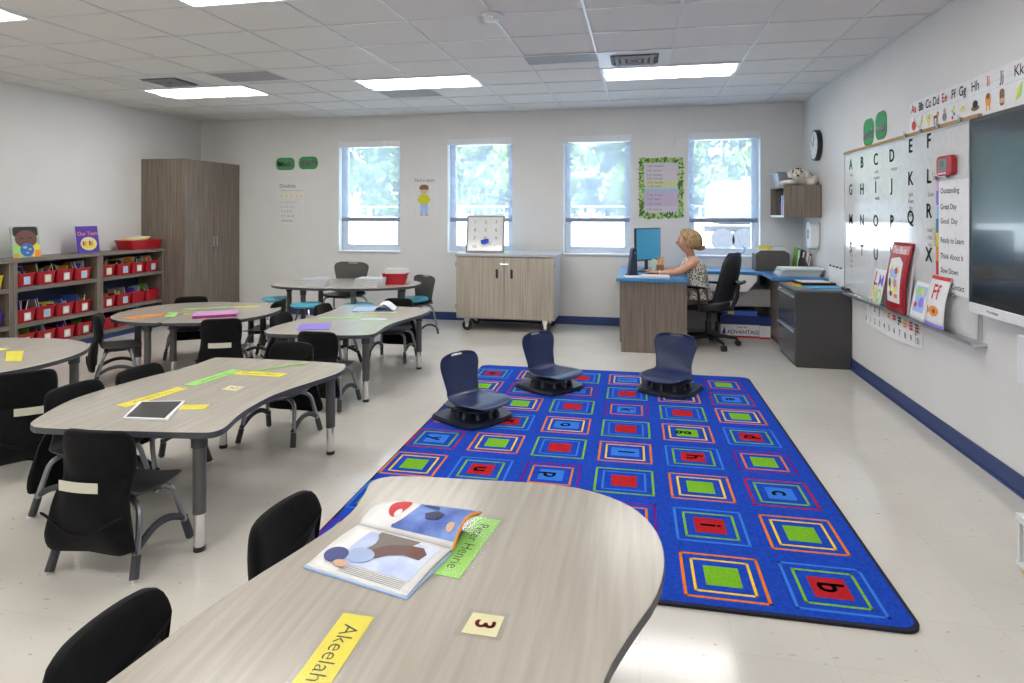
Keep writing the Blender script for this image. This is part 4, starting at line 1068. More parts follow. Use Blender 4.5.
# behaviour chart
t = wall_r('behaviour_chart', 'white behaviour chart with a rainbow clip strip beside the television', 'chart', 4.25, .935, .018)
M().prism([(-.20, 0), (.20, 0), (.20, .70), (-.20, .70)], -.002, 0, axis='y').obj('paper', WHITEP, t)
for k, (st, z) in enumerate((('Outstanding', .635), ('Great Day', .535), ('Good  Day', .445), ('Ready to Learn', .325), ('Think About It', .225), ('Slow Down', .135), ('Parent Contact', .045))):
    M().text(st, .048, (-.175, -.0025, z), align='LEFT').obj('handwriting', INK, t)
m = M()
for k in range(7): m.prism([(-.235, .10 + .09 * k), (-.205, .10 + .09 * k), (-.205, .19 + .09 * k), (-.235, .19 + .09 * k)], -.003, 0, k, axis='y')
m.obj('rainbow_strip', [REDI, ORG, YEL, flat('teal_card', (.02, .25, .40)), LBL, PUR, flat('pale_violet', (.62, .40, .72))], t)
for k in range(9): M().box(-.275, -.225, -.010, -.002, .28 + .014 * k, .286 + .014 * k).obj('clothespin', flat('pale_pine', (.60, .48, .30)), t)
# alphabet strip
t = wall_r('alphabet_strip', 'long white alphabet strip of letters with pictures above the whiteboard', 'alphabet strip', 3.66, 1.985)
def lx(y): return 3.66 - y
M().prism([(lx(4.94), 0), (lx(4.11), 0), (lx(4.11), .238), (lx(4.94), .232)], -.0015, 0, axis='y').obj('left_card', WHITEP, t)
M().prism([(lx(4.125), -.006), (lx(2.45), -.006), (lx(2.45), .236), (lx(4.125), .236)], -.0035, -.0015, axis='y').obj('right_card', WHITEP, t)
m = M()
for z in (.125, .165, .232): m.box(lx(4.93), lx(2.46), -.0040, -.0036, z, z + .0018)
m.obj('guide_lines', LBL, t)
PY = [4.86, 4.745, 4.635, 4.525, 4.41, 4.295, 4.185, 4.04, 3.905, 3.77, 3.62, 3.46, 3.31, 3.16, 3.01, 2.86, 2.71, 2.56]
LN = ['Aa', 'Bb', 'Cc', 'Dd', 'Ee', 'Ff', 'Gg', 'Hh', 'Ii', 'Jj', 'Kk', 'Ll', 'Mm', 'Nn', 'Oo', 'Pp', 'Qq', 'Rr']
for k, (y, s_) in enumerate(zip(PY, LN)):
    M().text(s_, .082, (lx(y), -.0042, .175), sx=.9).obj('letter', REDI if s_ in ('Aa', 'Ee', 'Ii', 'Oo') else INK, t)
def pic(nm, mt, polys, y, z=.065):
    m = M()
    for i, (mi, pl) in enumerate(polys): m.prism([(lx(y) + a, z + b) for a, b in pl], -.0046 - .0003 * i, -.0040, mi, axis='y')
    m.obj(nm, mt, t)
def bx(x0, x1, z0, z1): return [(x0, z0), (x1, z0), (x1, z1), (x0, z1)]
pic('apple_picture', [REDI, GRN], [(0, circ(.033, 14, 0, -.005)), (1, [(0, .028), (.02, .05), (.004, .045)])], PY[0])
pic('bat_picture', [YEL, BRN], [(0, [(-.03, -.05), (-.018, -.05), (.03, .04), (.018, .05)])], PY[1])
pic('cheese_picture', [YEL, ORG], [(0, [(-.03, .03), (.03, .04), (.0, -.045)]), (1, circ(.008, 8, .005, .015))], PY[2])
pic('dog_picture', [BRN, ORG], [(0, [(-.035, 0), (.02, 0), (.02, .02), (-.03, .018)]), (0, bx(-.03, -.02, -.045, 0)), (0, bx(.01, .02, -.045, 0)), (1, circ(.015, 10, .025, .025))], PY[3])
pic('elephant_picture', [INKG, TANP], [(0, circ(.027, 12, 0, -.01)), (1, circ(.017, 12, 0, .03))], PY[4])
pic('fan_picture', [REDI, YEL, GRN, BLUI], [(0, circ(.012, 8, -.012, -.03)), (1, circ(.013, 8, .008, .03)), (2, circ(.011, 8, -.012, .01)), (3, circ(.01, 8, .012, -.01))], PY[5])
pic('grass_picture', [CRM, YEL], [(0, circ(.034, 14, 0, 0, .45)), (1, [(-.03, 0), (.01, .025), (.03, .005)])], PY[6])
pic('hat_picture', [BRN, INK], [(0, circ(.045, 14, 0, -.015, .35)), (1, circ(.028, 12, 0, .008, .8))], PY[7])
pic('iguana_picture', [ORG, BRN], [(0, circ(.030, 12, 0, .012, 1.2)), (1, circ(.018, 10, 0, .03)), (0, bx(-.02, -.01, -.05, 0)), (0, bx(.01, .02, -.05, 0))], PY[8])
pic('jar_picture', [BRN, TANP], [(0, rrect(.045, .09, .018)), (1, bx(-.022, .022, -.03, -.005))], PY[9])
pic('kite_picture', [YEL, GRN], [(0, [(.035, .05), (.02, -.02), (-.03, -.045), (-.012, .02)]), (1, [(.035, .05), (.02, -.02), (-.03, -.045)])], PY[10])
for k, mt in enumerate((YEL, REDI, BRN, ORG, PNK, CRM, REDI)): pic('picture', [mt], [(0, circ(.034, 12, 0, 0, .9))], PY[11 + k])
# green word wall signs
for y, z, wd, lb in ((5.755, 2.112, 'word', 'green rounded sign reading word on the right wall'), (5.475, 2.132, 'wall', 'green rounded sign reading wall on the right wall')):
    t = wall_r('word_sign', lb, 'sign', y, z, 0, 'word wall signs')
    M().prism(rrect(.235, .225, .075, 6), -.003, 0, axis='y').obj('card', GREENC, t)
    M().text(wd, .098, (.004, -.0036, -.022)).text(wd, .098, (-.002, -.0036, -.020)).obj('lettering_outline', INK, t)
    M().text(wd, .098, (-.002, -.0044, -.018)).text(wd, .098, (-.005, -.0044, -.017)).obj('lettering', flat('pink_white', (.75, .66, .74)), t)
# television
t = wall_r('television', 'large black wall-mounted television at the right edge of the picture', 'television', 3.035, .885, .0)
TW = 3.905 - 3.035
M().box(-.35, .35, -.035, 0, .3, .8).obj('wall_bracket', BLACK, t)
M().box(-TW, TW, -.095, -.035, .05, 1.07).obj('case', BLACK, t, bevel=.004)
M().box(-TW + .03, TW - .03, -.0965, -.095, .085, 1.045).obj('screen', pm('tv_glass', (.012, .02, .028), .16, spec=.9, coat=.3), t)
M().box(-TW, TW, -.10, -.035, .0, .055).obj('lower_bezel', WHITE, t, bevel=.004)
M().box(-TW - .004, -TW, -.097, -.035, 0, 1.07).obj('edge_strip', SILV, t)
M().text('Promethean', .022, (-TW + .24, -.1006, .028)).obj('lettering', INK, t)
M().box(-.5, .5, -.06, 0, -.30, -.05).obj('soundbar', WHITE, t, bevel=.01)
# number strip under the tray
t = wall_r('number_strip', 'white number strip from 0 to 10 hanging below the whiteboard tray', 'number strip', 5.30, .50)
m = M(); m.grid(lambda u, v: (-.50 + 1.08 * u, -.003 - .012 * math.sin(PI * u) * (1 - v), -.02 * math.sin(PI * u) * (1 - v) + (.175 - .0) * v), 20, 4); m.obj('paper', WHITEP, t, solid=.001)
NC = [None, (REDI, 1), (REDI, 2), (DGRN, 3), (CRM, 4), (ORG, 5), (REDI, 6), (GDK, 7), (ORG, 8), (REDI, 9), (BRN, 10)]
for k in range(11):
    x = -.455 + .098 * k
    M().text(str(k), .062, (x, -.018, .045)).obj('numeral', INK, t)
    if k:
        mt, n_ = NC[k]; m = M()
        for j in range(n_): m.prism(circ(.0095, 8, x - .017 + .017 * (j % 3 if n_ > 3 else .8), .155 - .022 * (j // 3 if n_ > 3 else j)), -.0195, -.017, axis='y')
        m.obj('counting_dots', mt, t)
# books and cards on the tray
def tray_item(name, label, cat, y, w_, h_, tilt, base, thick=.006, curl=.0, off=.075):
    t = wall_r(name, label, cat, y, .715, off)
    def fn(u, v): return ((u - .5) * w_, (1 - v) * -.0 + v * tilt + curl * math.sin(PI * v) * -1 + curl * .6 * math.sin(PI * u) * -1, h_ * v)
    t['_fn'] = 0; del t['_fn']
    M().grid(fn, 8, 8).obj('card' if thick < .004 else 'cover', base, t, smooth=2, solid=thick)
    def onto(nm, mt, polys):
        m = M()
        for i, pl in enumerate(polys):
            n = len(pl); cx = sum(p[0] for p in pl) / n; cy = sum(p[1] for p in pl) / n; K = 6
            if n < 9: pl = [(pl[k][0] + (pl[(k + 1) % n][0] - pl[k][0]) * q / 5, pl[k][1] + (pl[(k + 1) % n][1] - pl[k][1]) * q / 5) for k in range(n) for q in range(5)]; n = len(pl)
            def at(a, b): p = fn(a / w_ + .5, b / h_); return (p[0], p[1] - thick / 2 - .0016 - .0006 * i, p[2])
            vs = [at(cx, cy)]
            for k in range(1, K + 1): vs += [at(cx + (a - cx) * k / K, cy + (b - cy) * k / K) for a, b in pl]
            fs = [(0, 1 + q, 1 + (q + 1) % n) for q in range(n)] + [(1 + k * n + q, 1 + (k + 1) * n + q, 1 + (k + 1) * n + (q + 1) % n, 1 + k * n + (q + 1) % n) for k in range(K - 1) for q in range(n)]
            m.add(vs, fs, i if isinstance(mt, list) and len(mt) > i else 0)
        m.obj(nm, mt, t, fix=False)
    def ontot(nm, mt, st, sz, a0, b0):
        vs, fs = text_geo(st); m = M(); out = []
        for x, y_ in vs:
            p = fn((a0 + x * sz) / w_ + .5, (b0 + y_ * sz) / h_); out.append((p[0], p[1] - thick / 2 - .0022, p[2]))
        m.add(out, fs).obj(nm, mt, t, fix=False)
    return t, onto, ontot
t, on, ot = tray_item('letter_card', 'white card with colourful letters L M N O leaning on the whiteboard tray', 'card', 5.40, .23, .27, .05, WHITEP, .003)
ot('letter_l', REDI, 'L', .15, -.055, .19); ot('letter_m', PUR, 'M', .13, .05, .18); ot('letter_n', YEL, 'N', .14, -.05, .08); ot('letter_o', GRN, 'O', .12, .055, .07)
on('green_blot', [GRN, ORG], [rrect(.05, .03, .01, cx=.05, cy=.03), rrect(.04, .02, .008, cx=-.06, cy=.02)])
t, on, ot = tray_item('story_book', 'tall red picture book curling forward on the whiteboard tray', 'book', 4.98, .34, .50, .055, REDP, .008, .025)
on('printed_panel', [WHITEP], [[(-.11, .07), (.11, .07), (.11, .36), (.05, .40), (-.11, .38)]])
on('printed_title_band', [flat('rose_print', (.62, .30, .30))], [[(-.15, .42), (.15, .42), (.15, .48), (-.15, .48)]])
ot('lettering', WHITEP, 'The Bus', .07, .0, .445)
on('printed_bus', [YEL, LBL], [rrect(.16, .20, .05, cx=0, cy=.24), rrect(.12, .07, .02, cx=0, cy=.28)])
on('printed_children', [BRN, REDI, BLUI, PNK, INK, ORG], [circ(.024, 10, -.05, .29), circ(.024, 10, .035, .30), rrect(.05, .06, .02, cx=-.055, cy=.21), rrect(.05, .06, .02, cx=.04, cy=.21), circ(.020, 10, -.02, .13), rrect(.05, .03, .01, cx=.06, cy=.12)])
M().box(-.16, .165, .008, .022, 0, .485).obj('pages', WHITEP, t, rot=(R(-6.6), 0, 0))
t, on, ot = tray_item('activity_pad', 'white pad with a colourful cover leaning on the tray between two books', 'pad', 4.63, .235, .25, .05, WHITEP, .004, .006)
on('printed_cover', [LBL, GRN, PUR, YEL, REDI], [rrect(.16, .17, .01, cx=0, cy=.14), circ(.03, 9, -.04, .19), circ(.035, 9, .035, .12), circ(.025, 9, .03, .19), circ(.02, 9, -.04, .10)])
M().box(-.115, .118, .004, .018, 0, .245).obj('pages', PAPERB, t, rot=(R(-11.5), 0, 0))
t, on, ot = tray_item('flash_card', 'white card with Ff and an orange fish at the end of the tray', 'card', 4.38, .25, .32, .05, WHITEP, .003, .016)
ot('lettering', REDI, 'Ff', .13, 0, .215)
on('colour_bands', [REDI, PUR], [[(-.124, .295), (.124, .295), (.124, .318), (-.124, .318)], [(-.124, .002), (.124, .002), (.124, .02), (-.124, .02)]])
on('printed_fish', [ORG, BRN, ORG], [circ(.06, 16, .01, .10, .55), circ(.018, 10, .015, .10, .8), [(-.045, .10), (-.085, .13), (-.08, .07)]])
t = wall_r('eraser', 'black whiteboard eraser at the left end of the tray', 'eraser', 6.25, .70, .03)
M().prism(rrect(.13, .05, .012), .012, .04).obj('handle', BLACK, t, bevel=.006); M().box(-.06, .06, -.022, .022, 0, .012).obj('felt_pad', INKG, t)
for k, (c_, mt) in enumerate((('black', BLACK), ('blue', BLUI))):
    tag(M().tube([(0, -.06, 0), (0, .035, 0)], .008, 8).tube([(0, .035, 0), (0, .062, 0)], .0085, 8, 1).obj('marker', [WHITE, mt], loc=(XR - .05 - .02 * k, 5.92 - .16 * k, .713)), c_ + '-capped marker lying on the whiteboard tray', 'marker', 'markers on the tray')
# white note hanging between cabinet and board
t = wall_r('wall_note', 'white card clipped to the wall above the filing cabinet', 'card', 6.64, .73)
M().box(-.24, .26, -.002, 0, 0, .17).obj('paper', WHITEP, t)
for k in range(4): M().box(-.19 + .11 * k, -.15 + .11 * k, -.012, -.002, .162, .176).obj('black_clip', BLACK, t)
# clock
t = wall_r('wall_clock', 'round black-rimmed wall clock high on the right wall', 'clock', 7.26, 2.16)
M().tube([(0, 0, 0), (0, -.05, 0)], .168, 40).obj('rim', BLACK, t, smooth=True, bevel=.004)
M().tube([(0, -.048, 0), (0, -.053, 0)], .148, 40).obj('face', WHITEP, t)
for k in range(12):
    a = R(30 * (k + 1)); M().text(str(k + 1), .034, (.118 * math.sin(a), -.0536, .118 * math.cos(a))).obj('numeral', INK, t)
def hand(nm, a, l, w_):
    T = Matrix.Rotation(a, 4, 'Y'); M().box(-w_, w_, -.056, -.054, -.02, l, T=T).obj(nm, INK, t)
hand('hour_hand', R(-60), .075, .004); hand('minute_hand', R(20), .11, .003)
# dispenser
t = wall_r('soap_dispenser', 'white wall dispenser below the wall cabinet', 'dispenser', 7.28, 1.045)
M().prism(rrect(.16, .285, .04, cx=0, cy=.143), -.10, 0, axis='y').obj('body', WHITE, t, bevel=.014)
M().prism(rrect(.05, .10, .01, cx=0, cy=.15), -.102, -.10, axis='y').obj('window', flat('smoke_grey', (.4, .42, .45), .2), t)
M().box(-.03, .03, -.08, -.03, -.015, .004).obj('nozzle', INKG, t)
# wall cabinet (open side facing left)
t = thing('wall_cabinet', 'small grey-brown open wall cabinet in the right back corner', 'wall cabinet', (1.70, 7.49, 1.38))
hx, hy = .185, .36
M().box(-hx, hx, -hy, -hy + .02, 0, .345).obj('side_panel', WOODV, t, bevel=.001); M().box(-hx, hx, hy - .02, hy, 0, .345).obj('side_panel', WOODV, t, bevel=.001)
M().box(-hx, hx, -hy + .02, hy - .02, .325, .345).obj('top_panel', WOODH, t); M().box(-hx, hx, -hy + .02, hy - .02, 0, .02).obj('bottom_panel', WHITE, t)
M().box(hx - .01, hx, -hy + .02, hy - .02, .02, .325).obj('back_panel', WOODV, t)
for k, (cn, mt, h_) in enumerate((('blue', BLUI, .20), ('white', WHITEP, .16), ('red', REDP, .15), ('light blue', LBL, .22), ('dark blue', DBLUE, .14))):
    tag(M().box(-.08, .08, -.016, .016, 0, h_, 0).box(-.078, .081, -.012, .012, .004, h_ - .004, 1).obj('cabinet_book', [mt, WHITEP], loc=(1.62, 7.22 + .05 * k, 1.401)), cn + ' book standing in the open wall cabinet', 'book', 'books in the wall cabinet')
# tub on the cabinet
t = thing('storage_tub', 'translucent grey plastic tub on top of the wall cabinet', 'tub', (1.67, 7.60, 1.726))
GP = pm('grey_blue_plastic', (.26, .30, .36), .3)
m = M()
def rg2(k, z): return [(x * k, y * k, z) for x, y in rrect(.34, .42, .04)]
m.loft([rg2(.8, 0), rg2(.97, .14), rg2(1.04, .145), rg2(1.04, .16), rg2(.93, .16), rg2(.78, .006)]); m.obj('tub', GP, t, smooth=True)
M().box(.02, .12, -.22, -.206, .03, .12).obj('framed_picture', BRN, t)
# plush dog
t = thing('plush_dog', 'white plush dog with black spots lying on the wall cabinet', 'stuffed toy', (1.68, 7.26, 1.726))
FUR = pm('white_plush', (.72, .68, .60), .95, noise=.1, bump=.8, bscale=120); SPOT = flat('black_plush', (.02, .02, .02), .95)
m = M(); m.ball((.06, .0, .07), .085, 10, 0, (1.35, .8, .85)); m.ball((-.01, -.06, .115), .07, 10, 0, (1, .9, 1)); m.ball((-.03, -.11, .095), .034, 8, 0, (1.1, 1.1, .8))
m.tube([(-.03, -.05, .04), (-.14, -.06, .03), (-.19, -.06, .022)], [.035, .027, .024], 10).tube([(.10, -.05, .04), (.16, -.09, .035)], [.05, .03], 10).ball((.15, .0, .06), .06, 8)
m.obj('body', FUR, t, smooth=2)
for s_ in (-1, 1): M().tube([(-.01 + .05 * s_, -.06, .165), (-.01 + .085 * s_, -.075, .13), (-.01 + .085 * s_, -.09, .08)], [.012, .028, .018], 8).obj('ear', FUR, t, smooth=True)
M().ball((-.03, -.145, .10), .012, 6).obj('nose', BLACK, t)
for s_ in (-1, 1): M().ball((-.02 + .026 * s_, -.125, .128), .007, 6).obj('eye', BLACK, t)
r3 = random.Random(2); m = M()
for k in range(16):
    th = r3.uniform(0, 2 * PI); ph = r3.uniform(.2, 1.3)
    c_ = r3.choice([((.06, 0, .07), (.115, .068, .072)), ((-.01, -.06, .115), (.07, .063, .07))])
    m.ball((c_[0][0] + c_[1][0] * math.cos(th) * math.cos(ph), c_[0][1] - abs(c_[1][1] * math.sin(th) * math.cos(ph)), c_[0][2] + c_[1][2] * math.sin(ph)), .010, 5)
m.obj('spots', SPOT, t)['kind'] = 'stuff'

# ============================================================ BACK WALL
for x, z, wd, lb in ((-4.905, 2.116, 'Math', 'green rounded sign reading Math on the back wall'), (-4.55, 2.125, 'Skills', 'green rounded sign reading Skills on the back wall')):
    t = wall_b('word_sign', lb, 'sign', x, z, 0, 'green word signs on the back wall')
    M().prism(rrect(.29, .175, .065, 6), -.003, 0, axis='y').obj('card', GREENC, t)
    M().text(wd, .118, (.004, -.0036, -.004)).obj('lettering_outline', INK, t)
    M().text(wd, .118, (0, -.0044, 0)).text(wd, .118, (-.003, -.0044, .002)).text(wd, .118, (-.004, -.0044, -.002)).obj('lettering', flat('pink_white', (.75, .66, .74)), t)
t = wall_b('anchor_chart', 'white poster with yellow pictures and lines of text below the green signs', 'poster', -4.81, 1.555)
M().box(-.195, .195, -.002, 0, -.30, .30).obj('paper', PAPERB, t)
M().text('Doubles', .075, (-.06, -.003, .25)).box(-.17, .18, -.0032, -.0028, .185, .189).obj('handwriting', INKG, t)
for k in range(5): M().prism(circ(.016, 10, -.15 + .075 * k, .11, 1.3), -.004, -.002, axis='y').obj('yellow_mark', YEL, t)
for k, st in enumerate(('1 + 1  2 + 2  3 + 3', '4 + 4  5 + 5  6', '7 + 7  8 + 8', '9 + 9  10 + 10', 'doubles facts')): M().text(st, .034, (-.16, -.003, .02 - .065 * k), align='LEFT').obj('line_of_text', INKG, t)
t = wall_b('poster', 'white poster of a cartoon boy in a yellow shirt between two windows', 'poster', -2.845, 1.64)
M().box(-.195, .195, -.002, 0, -.30, .30).obj('paper', PAPERB, t)
M().text('Find a spot', .062, (0, -.003, .225)).obj('lettering', INKG, t)
M().prism(circ(.062, 18, 0, .095, .95), -.004, -.002, axis='y').obj('face', flat('pale_skin_print', (.60, .45, .38)), t)
M().prism([(-.066, .10), (.066, .10), (.062, .145), (.03, .165), (-.03, .165), (-.062, .145)], -.005, -.002, axis='y').obj('hair', BRN, t)
M().prism([(-.05, .035), (.05, .035), (.09, -.03), (.075, -.08), (.055, -.06), (.055, -.10), (-.055, -.10), (-.055, -.06), (-.075, -.08), (-.09, -.03)], -.0045, -.002, axis='y').obj('shirt', flat('lime_yellow', (.60, .58, .02)), t)
M().prism([(-.055, -.10), (.055, -.10), (.052, -.235), (.008, -.235), (0, -.13), (-.008, -.235), (-.052, -.235)], -.0042, -.002, axis='y').obj('jeans', LBL, t)
M().box(-.06, -.01, -.0045, -.002, -.255, -.235).box(.01, .06, -.0045, -.002, -.255, -.235).obj('shoes', TANP, t)
for s_ in (-1, 1): M().prism(circ(.006, 8, s_ * .022, .10), -.0055, -.004, axis='y').obj('eye', INK, t)
t = wall_b('schedule_chart', 'lilac and yellow schedule chart with a leafy green border, by the right window', 'chart', .255, 1.74)
M().box(-.21, .21, -.002, 0, -.315, .315).obj('paper', flat('lilac_paper', (.60, .56, .63)), t)
M().box(-.205, .205, -.0035, -.002, -.01, .10).obj('yellow_band', flat('pale_yellow', (.60, .62, .38)), t); M().box(-.205, .205, -.0035, -.002, -.06, -.01).obj('blue_band', flat('pale_blue_band', (.38, .50, .72)), t); M().box(-.205, .205, -.0035, -.002, -.23, -.06).obj('violet_band', LILAC, t)
for k, (st, z) in enumerate((('Daily Schedule', .27), ('7:45  Arrival', .215), ('8:15  Reading', .16), ('9:30  Writing', .115), ('10:15  Specials', .065), ('11:00  Lunch', .02), ('11:40  Recess', -.09), ('12:10  Math', -.145), ('1:30  Science', -.20), ('2:30  Pack up', -.27))):
    M().text(st, .034, (-.17, -.004, z), align='LEFT').obj('line_of_text', INKG, t)
m = M()


rr_ = random.Random(9)
def leaf(cx, cz, s_):
    a = rr_.uniform(0, 6.28); c, q = math.cos(a), math.sin(a)
    pl = [(-s_, 0), (-s_ * .4, s_ * .35), (s_ * .5, s_ * .3), (s_, 0), (s_ * .4, -s_ * .35), (-s_ * .5, -s_ * .3)]
    y = -.003 - rr_.uniform(0, .004)
    m.prism([(cx + x * c - z * q, cz + x * q + z * c) for x, z in pl], y - .0006, y, rr_.randrange(3), axis='y')
for k in range(64):
    u = k / 64
    for s_ in (-1, 1):
        leaf(-.24 + .48 * u + rr_.uniform(-.01, .01), s_ * .345 + rr_.uniform(-.02, .02), .034); leaf(s_ * .237 + rr_.uniform(-.018, .018), -.345 + .69 * u, .034)
m.box(-.265, .265, -.002, -.0005, .315, .372, 1).box(-.265, .265, -.002, -.0005, -.372, -.315, 1).box(-.265, -.21, -.002, -.0005, -.315, .315, 1).box(.21, .265, -.002, -.0005, -.315, .315, 1)
m.obj('leafy_border', [flat('leaf_a', (.05, .16, .02)), flat('leaf_b', (.22, .42, .08)), flat('leaf_c', (.48, .62, .30))], t)['kind'] = 'stuff'

# ============================================================ THINGS ON THE TABLES
ZC = ZB + .0008
def quad(name, label, cat, pts, z, mats, group=None, th=.0008, tape=0, text=None):
    cx = sum(p[0] for p in pts) / 4; cy = sum(p[1] for p in pts) / 4
    t = thing(name, label, cat, (cx, cy, z), 0, group)
    P = [Vector((p[0] - cx, p[1] - cy)) for p in pts]
    M().prism(P, 0, th).obj('card', mats, t)
    if tape:
        ex = []
        for i in range(4):
            d = P[i] * 1.0; ex.append((P[i].x + tape * (1 if P[i].x > 0 else -1), P[i].y + tape * (1 if P[i].y > 0 else -1)))
        M().prism(ex, th + .0004, th + .0007).obj('clear_tape', CLEAR, t)
    if text:
        st, sz, ang, o, mt = text
        xd = (math.cos(ang), math.sin(ang), 0); yd = (-math.sin(ang), math.cos(ang), 0)
        m = M().text(st, sz, (o[0], o[1], th + .0003), 0, xd, yd).text(st, sz, (o[0] + .0015, o[1] + .001, th + .0003), 0, xd, yd)
        m.obj('handwriting', mt, t)
    return t
def strip(name, label, cx, cy, l, w_, ang, z, mt, text=None, cat='name strip', group='name strips taped to the tables', tape=.012):
    t = thing(name, label, cat, (cx, cy, z), ang, group)
    M().box(-l / 2, l / 2, -w_ / 2, w_ / 2, 0, .0008).obj('card', mt, t)
    if tape: M().box(-l / 2 - tape, l / 2 + tape, -w_ / 2 - tape, w_ / 2 + tape, .0011, .0014).obj('clear_tape', CLEAR, t)
    if text: M().text(text[0], text[1], (text[2], 0, .0010), 0, (1, 0, 0), (0, 1, 0), off=-.008).obj('handwriting', text[3] if len(text) > 3 else INK, t)
    return t
ZAA = ZA + .0008
# near table. strips read from the right-hand side going away -> baseline runs towards the camera
strip('name_strip', 'yellow name strip taped to the table nearest the camera', -.606, 1.10, .345, .073, R(-90), ZAA, YEL, ('Akeelah P', .052, -.035))
strip('name_strip', 'lime green name strip partly under the open picture book', -.447, 1.60, .30, .075, R(-97), ZAA, GRN, ('Peter Henrie', .044, .0), tape=.018)
quad('number_card', 'cream card with a red number 3 on the table nearest the camera', 'card', [(-.37, 1.263), (-.294, 1.263), (-.291, 1.332), (-.362, 1.332)], ZAA, CRM, None, .0008, .012, ('3', .062, R(-90), (0, 0), REDI))
# open picture book
def open_book():
    t = thing('open_picture_book', 'open picture book with blue illustrations lying on the nearest table', 'book', (-.625, 1.585, ZA + .001), R(-13))
    # local frame: spine along x; near page towards -y, far page towards +y
    L_ = .30
    def near(u, v, o=0): return ((u - .5) * L_, -.002 - v * .205, .008 * (1 - v) + .010 * math.sin(PI * min(1, v * 1.05)) * .6 + .005 + o * 1.25)
    def far(u, v, o=0):
        z = .014 + .034 * math.sin(PI * min(1, v * 1.02) ** .8) * (.55 + .45 * u) + .028 * u * v
        return ((u - .5) * L_, .002 + v * .155, z + (o * 1.8 if o > 0 else o))
    M().box(-L_ / 2 - .004, L_ / 2 + .004, -.212, 0, 0, .003).obj('back_cover', LBL, t)
    M().grid(lambda u, v: near(u, v, -.001), 8, 10).obj('near_page', WHITEP, t, smooth=2, solid=.003)
    m = M(); m.box(-L_ / 2, L_ / 2, -.205, -.004, .003, .006); m.obj('page_block', PAPERB, t)
    M().grid(lambda u, v: far(u, v), 8, 16).obj('far_page', WHITEP, t, smooth=2, solid=.002)
    M().grid(lambda u, v: far(u, v, -.008), 8, 16).obj('far_page_block', PAPERB, t, smooth=2, solid=.010)
    M().tube([Vector(far(1, v / 10, -.004)) + Vector((.002, 0, 0)) for v in range(11)], .004, 6).obj('orange_edge', ORG, t)
    def patch(nm, mt, poly, fn, o):
        cx = sum(p[0] for p in poly) / len(poly); cy = sum(p[1] for p in poly) / len(poly)
        m = M(); n = len(poly); K = 8; vs = [fn(cx, cy, o)]
        for k in range(1, K + 1):
            for a, b in poly: vs.append(fn(cx + (a - cx) * k / K, cy + (b - cy) * k / K, o))
        fs = [(0, 1 + i, 1 + (i + 1) % n) for i in range(n)]
        for k in range(K - 1):
            for i in range(n):
                j = (i + 1) % n; fs.append((1 + k * n + i, 1 + (k + 1) * n + i, 1 + (k + 1) * n + j, 1 + k * n + j))
        m.add(vs, fs).obj(nm, mt, t, fix=False)
    def rq(a0, a1, b0, b1, n=6): return [(a0 + (a1 - a0) * i / n, b0) for i in range(n)] + [(a1, b0 + (b1 - b0) * i / n) for i in range(n)] + [(a1 - (a1 - a0) * i / n, b1) for i in range(n)] + [(a0, b1 - (b1 - b0) * i / n) for i in range(n)]
    def el(cx, cy, ra, rb, n=16, rot=0): return [(cx + ra * math.cos(q) * math.cos(rot) - rb * math.sin(q) * math.sin(rot), cy + ra * math.cos(q) * math.sin(rot) + rb * math.sin(q) * math.cos(rot)) for q in [2 * PI * k / n for k in range(n)]]
    BKB = pm('book_sky_print', (.05, .09, .40), .5, noise=.5, nscale=14, col2=(.20, .34, .76)); BKP = pm('book_pale_print', (.38, .46, .78), .5, nscale=12, col2=(.66, .74, .88)); BKG = flat('book_grey_print', (.20, .17, .15))
    # near page
    patch('printed_sky', BKP, rq(.20, .93, .10, .80), near, .0018)
    patch('printed_wall', BKG, [(.30, .06), (.72, .06), (.66, .30), (.42, .62), (.26, .66)], near, .0024)
    patch('printed_figure', flat('book_brown_print', (.16, .08, .07)), [(.36, .55), (.50, .30), (.66, .20), (.80, .18), (.88, .30), (.86, .44), (.70, .42), (.58, .50), (.44, .70)], near, .0030)
    patch('printed_head', SKINP, el(.76, .30, .07, .10), near, .0036)
    patch('printed_ball', pm('book_pale_blue_print', (.36, .46, .70), .5), el(.36, .62, .13, .14), near, .0034)
    patch('printed_cap', flat('book_navy_print', (.05, .06, .22)), el(.16, .72, .11, .14), near, .0038)
    patch('printed_hand', TANP, el(.27, .84, .07, .06), near, .0042)
    m = M()
    for k in range(5): m.add([near(.30 + (0 if i in (0, 3) else .62), .84 + .026 * k + (.008 if i > 1 else 0), .0030) for i in range(4)], [(0, 1, 2, 3)])
    m.obj('lines_of_text', INKG, t, fix=False)
    # far page
    patch('printed_scene', BKB, rq(.34, 1.0, .04, .90), far, .0016)
    patch('printed_frame', WHITEP, el(.30, .50, .155, .44), far, .0022)
    patch('printed_red_car', REDI, el(.27, .55, .10, .36, rot=.1), far, .0028)
    patch('printed_white_spot', WHITEP, el(.33, .30, .035, .10), far, .0034)
    patch('printed_dark_edge', flat('book_navy_print', (.05, .06, .22)), [(.50, .80), (.66, .70), (.70, .55), (.58, .60), (.48, .70)], far, .0028)
    patch('printed_bird', flat('book_dark_print', (.04, .04, .10)), [(.60, .38), (.70, .50), (.80, .42), (.76, .28), (.64, .26)], far, .0030)
    patch('printed_badge', TANP, el(.92, .20, .04, .08), far, .0030)
open_book()
